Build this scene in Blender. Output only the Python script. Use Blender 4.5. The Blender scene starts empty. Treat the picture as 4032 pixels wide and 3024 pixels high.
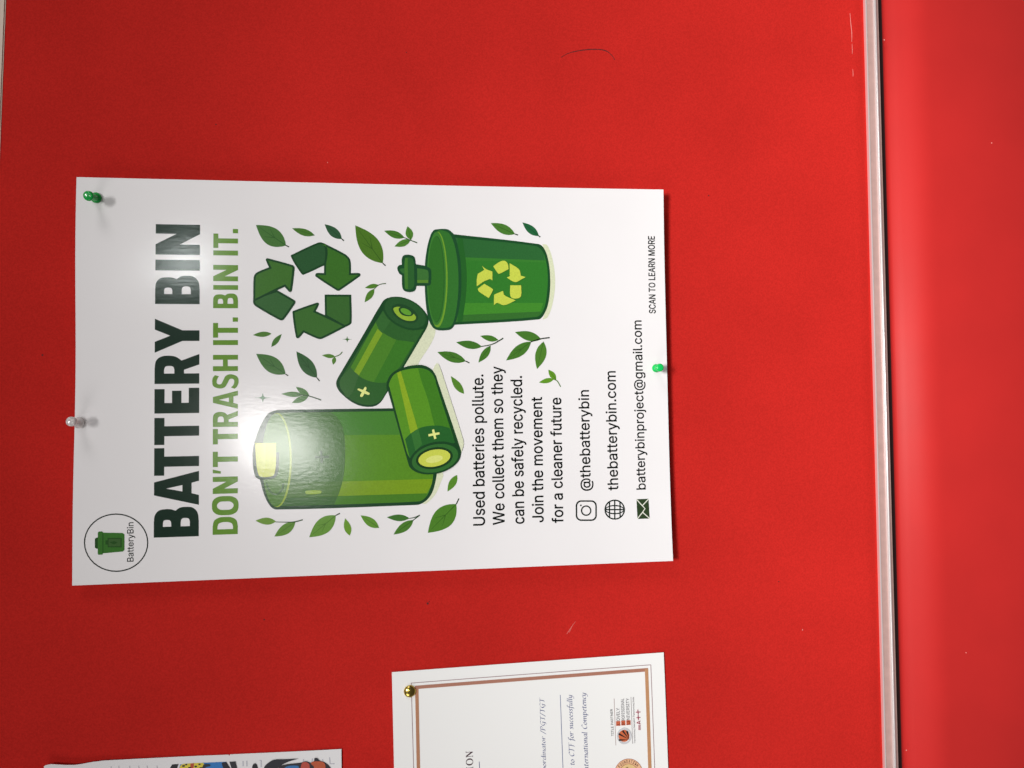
import bpy, bmesh, math, json, random
from mathutils import Vector, Matrix, Euler
from mathutils import noise as mnoise
from mathutils.geometry import delaunay_2d_cdt
random.seed(7)
C = bpy.context.scene.collection
SC = bpy.context.scene
MM = 0.001

# ------------------------------------------------------------------ camera
# World: the notice board hangs on a wall facing -y, z is up, x runs to the right along the wall.
# The photograph was taken with the phone held sideways, so the picture's left is up.
F_PX = 2900.0                                  # focal length in pixels of the 4032 px wide photograph
TURN = math.radians(0.95)                      # the poster hangs about one degree out of true
CAM_ROT = Vector((-0.1269, 0.0137, -0.0503))   # small tilt from looking square at the wall
CAM_POS = Vector((-0.0365, -0.5842, -0.0250))
base = Matrix(((0, 1, 0), (0, 0, -1), (-1, 0, 0)))     # columns: picture right, picture up, backwards
R_cam = Matrix.Rotation(CAM_ROT.length, 3, CAM_ROT.normalized()) @ base
R_turn = Matrix.Rotation(-TURN, 3, 'Y')
R_cam = R_turn @ R_cam
CAM_POS = R_turn @ CAM_POS
cd = bpy.data.cameras.new('camera')
cam = bpy.data.objects.new('camera', cd); C.objects.link(cam)
cam.matrix_world = Matrix.Translation(CAM_POS) @ R_cam.to_4x4()
cd.sensor_width = 36.0
cd.lens = F_PX / 4032 * 36.0
cd.clip_start = 0.01; cd.clip_end = 50
SC.camera = cam

# ------------------------------------------------------------------ world, exposure, lamps
w = bpy.data.worlds.new('World'); SC.world = w; w.use_nodes = True
bg = w.node_tree.nodes['Background']
bg.inputs[0].default_value = (1.0, 0.93, 0.90, 1); bg.inputs[1].default_value = 0.07
SC.view_settings.view_transform = 'Standard'; SC.view_settings.look = 'None'
SC.view_settings.exposure = 0.0; SC.view_settings.gamma = 1.0
SC.render.engine = 'CYCLES'
SC.cycles.use_denoising = True

def aim(o, target):
    o.rotation_euler = (Vector(target) - o.location).to_track_quat('-Z', 'Y').to_euler()

def area(name, loc, target, size, power, color=(1, 1, 1), size_y=None):
    l = bpy.data.lights.new(name, 'AREA'); l.energy = power; l.color = color
    l.size = size
    if size_y: l.shape = 'RECTANGLE'; l.size_y = size_y
    o = bpy.data.objects.new(name, l); C.objects.link(o); o.location = loc; aim(o, target); return o

# spot lamp added high in front, aimed low so its cone edge dims the top
sl = bpy.data.lights.new('falloff_spot', 'SPOT'); sl.energy = 1250; sl.color = (1.0, 0.985, 0.97)
sl.spot_size = math.radians(44); sl.spot_blend = 1.0; sl.shadow_soft_size = 0.50
so = bpy.data.objects.new('falloff_spot', sl); C.objects.link(so); so.location = (0.10, -3.0, 1.9); aim(so, (0.12, 0, -1.7))
# two ceiling lamps of the room: they mirror in the glossy print
area('ceiling_lamp', (-0.12, -2.7, 0.575), (-0.05, 0, 0.085), 0.21, 6.2, (1.0, 0.985, 0.96), 0.30)
area('ceiling_lamp', (0.66, -2.7, 0.93), (0.088, 0, 0.147), 0.10, 1.7, (0.92, 1.0, 0.97), 0.10)
# lights further along the corridor on both sides
area('ceiling_lamp', (2.3, -1.5, 0.9), (0, 0, -0.1), 0.90, 17, (1.0, 0.96, 0.955), 0.90)
area('ceiling_lamp', (-2.3, -1.5, 0.9), (0, 0, -0.1), 1.10, 14, (1.0, 0.96, 0.955), 1.10)

# ------------------------------------------------------------------ helpers: places
def ray(px, py):
    return R_cam @ Vector(((px - 2016) / F_PX, (1512 - py) / F_PX, -1.0))

def on(px, py, y=0.0):
    """a measured point of the photograph as a point (x, z) of the wall at depth y"""
    d = ray(px, py); t = (y - CAM_POS.y) / d.y
    h = CAM_POS + d * t
    return (h.x, h.z)

def frame(x0, y0, s):
    return lambda x, y: (x0 + x * s, y0 + y * s)
Z1 = frame(240, 640, .48222); Z2 = frame(240, 1440, .54237); Z3 = frame(940, 840, .36166)
Z4 = frame(940, 1500, .40687); Z5 = frame(1500, 840, .33755); Z6 = frame(1240, 1120, .31949)
Z7 = frame(1820, 1400, .48233); Z8 = frame(2180, 880, .31348); ZF = frame(0, 0, 1.82278)
ZL = frame(300, 1980, .18079); ZC = frame(1560, 2550, .28571); ZD = frame(2110, 2550, .28571)
ZA = frame(140, 2900, .29837); ZB = frame(780, 2900, .29837)
def P(fr, *pts): return [fr(p[0], p[1]) + tuple(p[2:]) for p in pts]

def smooth(pts, n=5):
    """closed outline through the points; a third value marks a sharp corner"""
    out = []; N = len(pts)
    for i in range(N):
        p0, p1, p2, p3 = pts[i - 1], pts[i], pts[(i + 1) % N], pts[(i + 2) % N]
        c1, c2 = len(p1) > 2, len(p2) > 2
        if c1 and c2: out.append((p1[0], p1[1])); continue
        a = Vector(p1[:2]); b = Vector(p2[:2]); L = (b - a).length
        ta = (b - Vector(p0[:2])); tb = (Vector(p3[:2]) - a)
        ta = (b - a) if c1 or ta.length < 1e-9 else ta.normalized() * L
        tb = (b - a) if c2 or tb.length < 1e-9 else tb.normalized() * L
        for k in range(n):
            t = k / n
            h = a * (2*t**3 - 3*t*t + 1) + ta * (t**3 - 2*t*t + t) + b * (-2*t**3 + 3*t*t) + tb * (t**3 - t*t)
            out.append((h.x, h.y))
    return out

def inset(lp, d, sign):
    """move a closed outline outwards by d along its mitres"""
    q = [lp[0]]
    for p in lp[1:]:
        if (p[0]-q[-1][0])**2 + (p[1]-q[-1][1])**2 > 1e-6: q.append(p)
    if (q[0][0]-q[-1][0])**2 + (q[0][1]-q[-1][1])**2 < 1e-6: q.pop()
    out = []; n = len(q)
    for i in range(n):
        a, b, c = Vector(q[i-1]), Vector(q[i]), Vector(q[(i+1) % n])
        e1 = (b - a).normalized(); e2 = (c - b).normalized()
        n1 = Vector((e1.y, -e1.x)); n2 = Vector((e2.y, -e2.x)); m = n1 + n2
        if m.length < 1e-6: m = n1.copy()
        m.normalize(); k = min(1.8, 1 / max(0.3, m.dot(n1)))
        p = b + m * (d * sign * k); out.append((p.x, p.y))
    return out

def area2(lp):
    return sum(lp[i-1][0]*lp[i][1] - lp[i][0]*lp[i-1][1] for i in range(len(lp)))

def ellipse(cx, cy, a, b, ang=0, n=40):
    c, s = math.cos(math.radians(ang)), math.sin(math.radians(ang))
    return [(cx + a*math.cos(t)*c - b*math.sin(t)*s, cy + a*math.cos(t)*s + b*math.sin(t)*c)
            for t in [2*math.pi*k/n for k in range(n)]]

# ------------------------------------------------------------------ helpers: materials
def lin(h, gain=1.0):
    v = []
    for i in (0, 2, 4):
        c = int(h[i:i+2], 16) / 255
        c = c / 12.92 if c <= 0.04045 else ((c + 0.055) / 1.055) ** 2.4
        v.append(min(0.9, c * gain))
    return tuple(v) + (1,)

def principled(name, col, rough=0.5, metal=0.0, ior=1.5):
    m = bpy.data.materials.new(name); m.use_nodes = True
    b = m.node_tree.nodes['Principled BSDF']
    b.inputs['Base Color'].default_value = col; b.inputs['Roughness'].default_value = rough
    b.inputs['Metallic'].default_value = metal; b.inputs['IOR'].default_value = ior
    return m, m.node_tree, b

def add_bump(nt, b, scale, dist, strength=1.0, detail=3.0, stretch=(1, 1, 1)):
    N = nt.nodes.new; L = nt.links.new
    tc = N('ShaderNodeTexCoord'); mp = N('ShaderNodeMapping'); mp.inputs['Scale'].default_value = stretch
    no = N('ShaderNodeTexNoise'); no.inputs['Scale'].default_value = scale; no.inputs['Detail'].default_value = detail
    bu = N('ShaderNodeBump'); bu.inputs['Distance'].default_value = dist; bu.inputs['Strength'].default_value = strength
    L(tc.outputs['Object'], mp.inputs[0]); L(mp.outputs[0], no.inputs['Vector'])
    L(no.outputs[0], bu.inputs['Height']); L(bu.outputs[0], b.inputs['Normal'])
    return tc, no

def add_mottle(nt, b, col, scale, amount, detail=4.0, socket=None):
    N = nt.nodes.new; L = nt.links.new
    tc = N('ShaderNodeTexCoord'); no = N('ShaderNodeTexNoise'); no.inputs['Scale'].default_value = scale
    no.inputs['Detail'].default_value = detail
    mr = N('ShaderNodeMapRange'); mr.inputs[1].default_value = 0.3; mr.inputs[2].default_value = 0.7
    mr.inputs[3].default_value = 1 - amount; mr.inputs[4].default_value = 1 + amount
    mx = N('ShaderNodeMix'); mx.data_type = 'RGBA'; mx.blend_type = 'MULTIPLY'; mx.inputs[0].default_value = 1
    mx.inputs[6].default_value = col
    L(tc.outputs['Object'], no.inputs['Vector']); L(no.outputs[0], mr.inputs[0]); L(mr.outputs[0], mx.inputs[7])
    L((mx.outputs[2]), b.inputs['Base Color'])
    return mx

INK_GAIN = 1.06
_inks = {}
def ink(h, gloss=0.145):
    """printed colour on coated poster paper: same gloss and grain as the paper"""
    if (h, gloss) not in _inks:
        m, nt, b = principled('print_' + h, lin(h, INK_GAIN), gloss)
        if gloss < .5: add_bump(nt, b, 420, 0.0001, 0.30, 3.0, (1, 1, 0.4))
        add_mottle(nt, b, lin(h, INK_GAIN), 900, 0.07, 2)
        _inks[(h, gloss)] = m
    return _inks[(h, gloss)]

# ------------------------------------------------------------------ helpers: objects
def link_mesh(name, bm, mats, parent=None):
    me = bpy.data.meshes.new(name); bm.to_mesh(me); bm.free()
    for m in mats: me.materials.append(m)
    o = bpy.data.objects.new(name, me); C.objects.link(o)
    if parent:
        o.parent = parent
        o.matrix_parent_inverse = parent.matrix_world.inverted()
    return o

def thing(name, label, cat, loc=(0, 0, 0), group=None):
    o = bpy.data.objects.new(name, None); C.objects.link(o); o.location = loc
    o.empty_display_size = 0.02
    o['label'] = label; o['category'] = cat
    if group: o['group'] = group
    o.matrix_world = Matrix.Translation(loc)
    return o

# paper surfaces: depth (y) of each sheet as a function of place on the wall
def poster_y(x, z):
    # the sheet bellies a little between its three pins and its lower corners stand off the board
    y = 0.0007 * math.sin(x * 17 + 0.7) * math.cos(z * 12 + 0.4)
    low = max(0.0, min(1.1, (0.06 - z) / 0.28))
    y -= 0.0030 * low * low * min(1.1, abs(x + 0.004) / 0.1524) ** 3
    top = max(0.0, (z - 0.155) / 0.075)
    y -= 0.0022 * top * top * math.sin((x + 0.1524) / 0.3048 * math.pi) ** 2 * 0.6
    return y
BOARD_Y = 0.0092
def cert_y(x, z):
    return BOARD_Y - 0.0012 - 0.0006 * math.sin(x * 11 + z * 9) ** 2
def comic_y(x, z):
    lift = max(0.0, (z - 0.16) / 0.08)
    return BOARD_Y - 0.0010 - 0.003 * lift * lift - 0.0004 * math.sin(z * 40)

# a broad-nib italic hand, x-height 1: strokes of each letter
HAND = {
 'o': (.66, [[(.32,1),(.08,.72),(.06,.3),(.28,0),(.54,.28),(.56,.7),(.32,1)]]), 'r': (.56, [[(.03,.86),(.12,1),(.12,0)], [(.12,.55),(.3,.9),(.44,1),(.55,.9)]]),
 'd': (.74, [[(.6,.92),(.35,1),(.08,.55),(.1,.12),(.28,0),(.58,.45)], [(.62,1.75),(.6,.15),(.74,.05)]]), 'i': (.33, [[(.04,.86),(.13,1),(.13,.12),(.27,.05)], [(.13,1.34),(.19,1.44)]]),
 'n': (.72, [[(.03,.86),(.12,1),(.12,0)], [(.12,.55),(.34,.92),(.52,.95),(.54,.6),(.54,.12),(.68,.05)]]),
 'm': (1.12, [[(.03,.86),(.12,1),(.12,0)], [(.12,.55),(.34,.92),(.5,.95),(.52,.6),(.52,0)], [(.52,.55),(.74,.92),(.9,.95),(.92,.6),(.92,.12),(1.06,.05)]]),
 'a': (.72, [[(.56,.95),(.35,1),(.08,.55),(.1,.12),(.28,0),(.56,.45)], [(.58,1),(.56,.15),(.7,.05)]]), 't': (.46, [[(.2,1.3),(.16,.15),(.28,0),(.42,.1)], [(.02,1),(.42,1)]]),
 'u': (.72, [[(.03,.88),(.12,1),(.12,.25),(.25,.02),(.52,.4)], [(.54,1),(.54,.12),(.68,.05)]]), 's': (.5, [[(.45,.88),(.28,1),(.1,.82),(.38,.35),(.3,.05),(.02,.08)]]),
 'c': (.52, [[(.48,.88),(.3,1),(.06,.5),(.24,0),(.48,.15)]]), 'e': (.52, [[(.08,.5),(.42,.72),(.32,1),(.06,.5),(.22,0),(.46,.15)]]),
 'f': (.48, [[(.58,1.65),(.38,1.78),(.24,1.4),(.16,-.3),(0,-.55)], [(.02,1),(.44,1)]]), 'l': (.32, [[(.14,1.75),(.12,.15),(.26,.03)]]),
 'y': (.68, [[(.03,.9),(.12,1),(.14,.4),(.3,.05),(.54,.5)], [(.56,1),(.5,.0),(.25,-.55),(0,-.5)]]),
 'p': (.7, [[(.03,.86),(.12,1),(.1,-.6)], [(.12,.5),(.35,.95),(.56,.85),(.55,.3),(.35,0),(.12,.12)]]),
 'T': (.86, [[(-.05,1.42),(.1,1.6),(.75,1.57),(.98,1.7)], [(.46,1.58),(.42,.1),(.22,.0)]]), 'P': (.84, [[(.22,1.55),(.16,.05),(.0,.02)], [(-.06,1.4),(.2,1.66),(.62,1.6),(.72,1.2),(.5,.8),(.2,.75)]]),
 'G': (1.0, [[(.88,1.5),(.55,1.66),(.1,.9),(.35,.02),(.7,.2),(.74,.72)], [(.5,.72),(.92,.74)], [(.72,.3),(.66,-.4),(.4,-.5)]]), 'C': (.86, [[(.84,1.45),(.55,1.66),(.1,.85),(.35,.0),(.78,.25)]]),
 'F': (.84, [[(-.02,1.45),(.1,1.58),(.7,1.57),(.96,1.7)], [(.42,1.58),(.36,0),(.18,-.3)], [(.38,.85),(.74,.9)]]), '/': (.55, [[(0,-.35),(.5,1.75)]]),
}
def hand_glyph(ch, wid=.17):
    adv, strokes = HAND[ch]; nib = Vector((math.cos(.7), math.sin(.7))) * wid / 2; loops = []
    for st in strokes:
        q = [Vector(p) for p in st]; e = [q[0]] + q + [q[-1]]; out = []
        for i in range(1, len(e) - 2):
            p0, p1, p2, p3 = e[i-1:i+3]
            for k in range(4):
                t = k / 4; out.append(0.5*((2*p1) + (p2-p0)*t + (2*p0-5*p1+4*p2-p3)*t*t + (3*p1-p0-3*p2+p3)*t**3))
        out.append(q[-1])
        for a, b in zip(out, out[1:]):
            thin_ = Vector((-nib.y, nib.x)) * .28
            for nb in (nib, thin_):
                lp = [a + nb, a - nb, b - nb, b + nb]; lp = [(p.x*385, p.y*385) for p in lp]
                if area2(lp) < 0: lp = lp[::-1]
                if abs(area2(lp)) > 1: loops.append(lp)
    return adv * 385 + 25, [[c for p in lp for c in p] for lp in loops]

class Print:
    """a part of a printed sheet: flat inked shapes laid on the sheet's surface, one mesh"""
    def __init__(self, name, parent, surf, z0=1, gloss=0.145):
        self.name, self.parent, self.surf, self.gloss = name, parent, surf, gloss
        self.bm = bmesh.new(); self.mats = []; self.layer = z0
    def mat(self, h):
        m = ink(h, self.gloss)
        if m not in self.mats: self.mats.append(m)
        return self.mats.index(m)
    def fill2d(self, loops, h, offset=0.0, step=True, evenodd=True):
        """loops in wall coordinates (mm)"""
        if step: self.layer += 1
        if offset:
            big = max(loops, key=lambda l: abs(area2(l))); sg = 1 if area2(big) > 0 else -1
            loops = [inset(l, offset, sg) for l in loops]
        loops = [[p for k, p in enumerate(l) if (p[0]-l[k-1][0])**2 + (p[1]-l[k-1][1])**2 > 1e-8] for l in loops]
        vs2 = []; es = []
        for l in loops:
            n0 = len(vs2); vs2 += [Vector(p) for p in l]; es += [(n0 + k, n0 + (k+1) % len(l)) for k in range(len(l))]
        vo, eo, fo, _, _, _ = delaunay_2d_cdt(vs2, es, [], 0, 1e-5, False)
        def inside(x, y):
            c = 0
            for l in loops:
                for k in range(len(l)):
                    x1, y1 = l[k-1]; x2, y2 = l[k]
                    if (y1 <= y) != (y2 <= y) and x < x1 + (y - y1) * (x2 - x1) / (y2 - y1): c += 1 if y2 > y1 else -1
            return c % 2 if evenodd else c
        mi = self.mat(h); lay = self.layer
        bv = [None] * len(vo)
        for f in fo:
            m = (vo[f[0]] + vo[f[1]] + vo[f[2]]) / 3
            if abs((vo[f[1]]-vo[f[0]]).cross(vo[f[2]]-vo[f[0]])) < 1e-7 or not inside(m.x, m.y): continue
            for q in f:
                if bv[q] is None: bv[q] = self.bm.verts.new((vo[q].x, lay, vo[q].y))
            try: self.bm.faces.new([bv[q] for q in f]).material_index = mi
            except ValueError: pass
    def fill(self, pts, h, offset_px=0.0, n=5, raw=False, step=True):
        """outline in photograph points"""
        pl = pts if raw else smooth(pts, n)
        lp = [(a * 1000, b * 1000) for a, b in (on(p[0], p[1], self.surf_y0()) for p in pl)]
        self.fill2d([lp], h, offset_px * 0.196, step, False)
    def surf_y0(self):
        return 0.0 if self.surf is poster_y else BOARD_Y - 0.0015
    def stroke(self, pts, w0, h, w1=None, smooth_n=0, step=True):
        """line of width w0 (photograph points) tapering to w1"""
        w1 = w0 if w1 is None else w1
        if smooth_n:
            q = [tuple(p) for p in pts]
            ext = [q[0]] + q + [q[-1]]; out = []
            for i in range(1, len(ext) - 2):
                p0, p1, p2, p3 = [Vector(e[:2]) for e in ext[i-1:i+3]]
                for k in range(smooth_n):
                    t = k / smooth_n
                    v = 0.5*((2*p1) + (p2-p0)*t + (2*p0-5*p1+4*p2-p3)*t*t + (3*p1-p0-3*p2+p3)*t**3)
                    out.append((v.x, v.y))
            out.append(q[-1][:2]); pts = out
        n = len(pts); L = []; Rr = []
        for i in range(n):
            a = Vector(pts[max(0, i-1)][:2]); b = Vector(pts[min(n-1, i+1)][:2])
            d = (b - a).normalized(); nn = Vector((-d.y, d.x)); wd = (w0 + (w1 - w0) * i / max(1, n-1)) / 2
            p = Vector(pts[i][:2]); L.append(tuple(p + nn*wd)); Rr.append(tuple(p - nn*wd))
        self.fill(L + Rr[::-1], h, raw=True, step=step)
    def ring(self, pts_outer, pts_inner, h):
        self.fill2d([[(a*1000, b*1000) for a, b in (on(p[0], p[1], self.surf_y0()) for p in q)] for q in (pts_outer, pts_inner)], h)
    def leaf(self, fr, tip, base, wl, h, wr=None, stem=None, vein=None, sh='24381f'):
        wr = wl if wr is None else wr
        t = Vector(tip); b = Vector(base); d = b - t; L = d.length; d.normalize(); nn = Vector((-d.y, d.x))
        prof = [(0, 0), (.12, .34), (.28, .72), (.46, .97), (.62, .98), (.78, .76), (.91, .38), (1, 0)]
        up = [t + d*(L*u) + nn*(wl*v) for u, v in prof]
        dn = [t + d*(L*u) - nn*(wr*v) for u, v in prof[1:-1]][::-1]
        pts = [fr(*up[0]) + (1,)] + [fr(*p) for p in up[1:-1]] + [fr(*up[-1]) + (1,)] + [fr(*p) for p in dn]
        self.fill(pts, h, n=3)
        if vein:
            self.stroke([fr(*(t + d*(L*.12))), fr(*b)], 1.2, vein, 3.0)
            for s in (1, -1):
                if wl > 60: self.stroke([fr(*(t + d*(L*.38) + nn*(s*wl*.50))), fr(*(t + d*(L*.62)))], 1.0, vein, 2.6, step=(s == 1))
        if stem: self.stroke([fr(*base)] + [fr(*s) for s in stem], 4.0, sh, 4.6, 4 if len(stem) > 1 else 0)
    def text(self, s, start, end, top, h, offset=0.0, ref='H', shear=0.0, tight=1.0, hand=False):
        """a line of lettering from start to end (photograph points on its baseline), as high as top"""
        y0 = self.surf_y0()
        A = Vector(on(*start, y0)) * 1000; B = Vector(on(*end, y0)) * 1000; T = Vector(on(*top, y0)) * 1000
        d = (B - A).normalized(); up = Vector((-d.y, d.x)); hgt = abs((T - A).dot(up))
        REF = {'H': 509, 'b': 529, 'x': 385}[ref]
        x = 0; glyphs = []; xmin = 1e9; xmax = -1e9
        for ch in s:
            if ch == ' ': x += 190; continue
            a, polys = hand_glyph(ch) if hand else FONT[ch]; loops = []; glyphs.append(loops)
            for pl in polys:
                q = [(x + pl[i], pl[i+1]) for i in range(0, len(pl), 2)]
                xmin = min(xmin, min(p[0] for p in q)); xmax = max(xmax, max(p[0] for p in q)); loops.append(q)
            x += a * tight
        sx = (B - A).length / (xmax - xmin); sy = hgt / REF
        self.layer += 1
        for loops in glyphs:
            out = [[tuple(A + d*((p[0]-xmin)*sx + p[1]*sy*shear) + up*(p[1]*sy)) for p in q] for q in loops]
            self.fill2d(out, h, offset, False, False)
    def glyphs(self, items, base_a, base_b, top_a, h):
        """big hand-drawn capitals: items (letter, start, end) along the baseline, measured as photograph y"""
        y0 = self.surf_y0()
        A = Vector(on(*base_a, y0)) * 1000; B = Vector(on(*base_b, y0)) * 1000; T = Vector(on(*top_a, y0)) * 1000
        d = (B - A).normalized(); up = Vector((-d.y, d.x)); hgt = abs((T - A).dot(up)); ln = (B - A).length
        px0, px1 = base_a[1], base_b[1]
        def along(py):
            px = base_a[0] + (base_b[0]-base_a[0]) * (py-px0) / (px1-px0)
            return (Vector(on(px, py, y0)) * 1000 - A).dot(d)
        self.layer += 1
        for g, s, e in items:
            u0, u1 = along(s), along(e)
            loops = []
            for lp in HEAD[g] if self.heavy else SLIM[g]:
                q = smooth(lp, 6)
                loops.append([tuple(A + d*(u0 + p[0]*(u1-u0)) + up*(p[1]*hgt)) for p in q])
            self.fill2d(loops, h, 0.0, step=False)
    def done(self):
        bm = self.bm
        if not bm.verts: return None
        # cut on a 12 mm grid so that the print follows the gentle waves of the sheet
        xs = [v.co.x for v in bm.verts]; zs = [v.co.z for v in bm.verts]
        for ax, lo, hi in ((0, min(xs), max(xs)), (2, min(zs), max(zs))):
            k = math.floor(lo / 12) + 1
            while k * 12 < hi:
                co = [0, 0, 0]; co[ax] = k * 12; no = [0, 0, 0]; no[ax] = 1
                bmesh.ops.bisect_plane(bm, geom=bm.verts[:] + bm.edges[:] + bm.faces[:], dist=1e-5, plane_co=co, plane_no=no)
                k += 1
        for v in bm.verts:
            x, z = v.co.x * MM, v.co.z * MM
            v.co = (x, self.surf(x, z) - 0.00006 - 0.000022 * v.co.y, z)
        for f in bm.faces:
            f.normal_update()
            if f.normal.y > 0: f.normal_flip()
            f.smooth = True
        nrm = []
        for v in bm.verts:
            x, z = v.co.x, v.co.z; e = 0.001
            gx = (self.surf(x+e, z) - self.surf(x-e, z)) / (2*e); gz = (self.surf(x, z+e) - self.surf(x, z-e)) / (2*e)
            nrm.append(Vector((gx, -1, gz)).normalized())
        o = link_mesh(self.name, bm, self.mats, self.parent)
        o.data.normals_split_custom_set_from_vertices(nrm)
        return o

def sheet(name, corners, surf, mat, parent, th=0.00028, n=40, edge=None):
    """a sheet of paper: corners (x, z) tl, tr, br, bl; real thickness"""
    bm = bmesh.new(); tl, tr, br, bl = [Vector(c) for c in corners]; grid = []
    for j in range(n + 1):
        v = j / n; row = []
        for i in range(n + 1):
            u = i / n
            p = (tl*(1-u) + tr*u)*(1-v) + (bl*(1-u) + br*u)*v
            if edge: p = p + Vector(edge(u, v))
            row.append(bm.verts.new((p.x, surf(p.x, p.y), p.y)))
        grid.append(row)
    for j in range(n):
        for i in range(n):
            f = bm.faces.new((grid[j][i], grid[j+1][i], grid[j+1][i+1], grid[j][i+1])); f.smooth = True
    r = bmesh.ops.extrude_face_region(bm, geom=bm.faces[:])
    for v in [g for g in r['geom'] if isinstance(g, bmesh.types.BMVert)]: v.co.y += th
    bmesh.ops.recalc_face_normals(bm, faces=bm.faces[:])
    o = link_mesh(name, bm, [mat], parent); o.data.set_sharp_from_angle(angle=0.7); return o

def box_bm(bm, x0, x1, y0, y1, z0, z1):
    r = bmesh.ops.create_cube(bm, size=1)
    for v in r['verts']:
        v.co = (x0 if v.co.x < 0 else x1, y0 if v.co.y < 0 else y1, z0 if v.co.z < 0 else z1)

def extrude_profile(name, prof, x0, x1, mat, parent, bevel=0.0, smooth_faces=False):
    """closed (y, z) outline run along x"""
    bm = bmesh.new()
    a = [bm.verts.new((x0, y, z)) for y, z in prof]; b = [bm.verts.new((x1, y, z)) for y, z in prof]
    n = len(prof)
    for i in range(n):
        f = bm.faces.new((a[i], a[(i+1) % n], b[(i+1) % n], b[i])); f.smooth = smooth_faces
    bm.faces.new(a[::-1]); bm.faces.new(b)
    bmesh.ops.recalc_face_normals(bm, faces=bm.faces[:])
    return link_mesh(name, bm, [mat], parent)

def lathe(bm, prof, M, seg=40):
    rings = []
    for r, h in prof:
        if r < 1e-7: rings.append([bm.verts.new(M @ Vector((0, 0, h)))])
        else: rings.append([bm.verts.new(M @ Vector((r*math.cos(2*math.pi*k/seg), r*math.sin(2*math.pi*k/seg), h))) for k in range(seg)])
    for a, b in zip(rings, rings[1:]):
        for k in range(seg):
            k2 = (k + 1) % seg
            q = [a[k % len(a)], a[k2 % len(a)], b[k2 % len(b)], b[k % len(b)]]
            u = []
            for v in q:
                if v not in u: u.append(v)
            if len(u) > 2:
                f = bm.faces.new(u); f.smooth = True
    bmesh.ops.recalc_face_normals(bm, faces=bm.faces[:])

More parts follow.
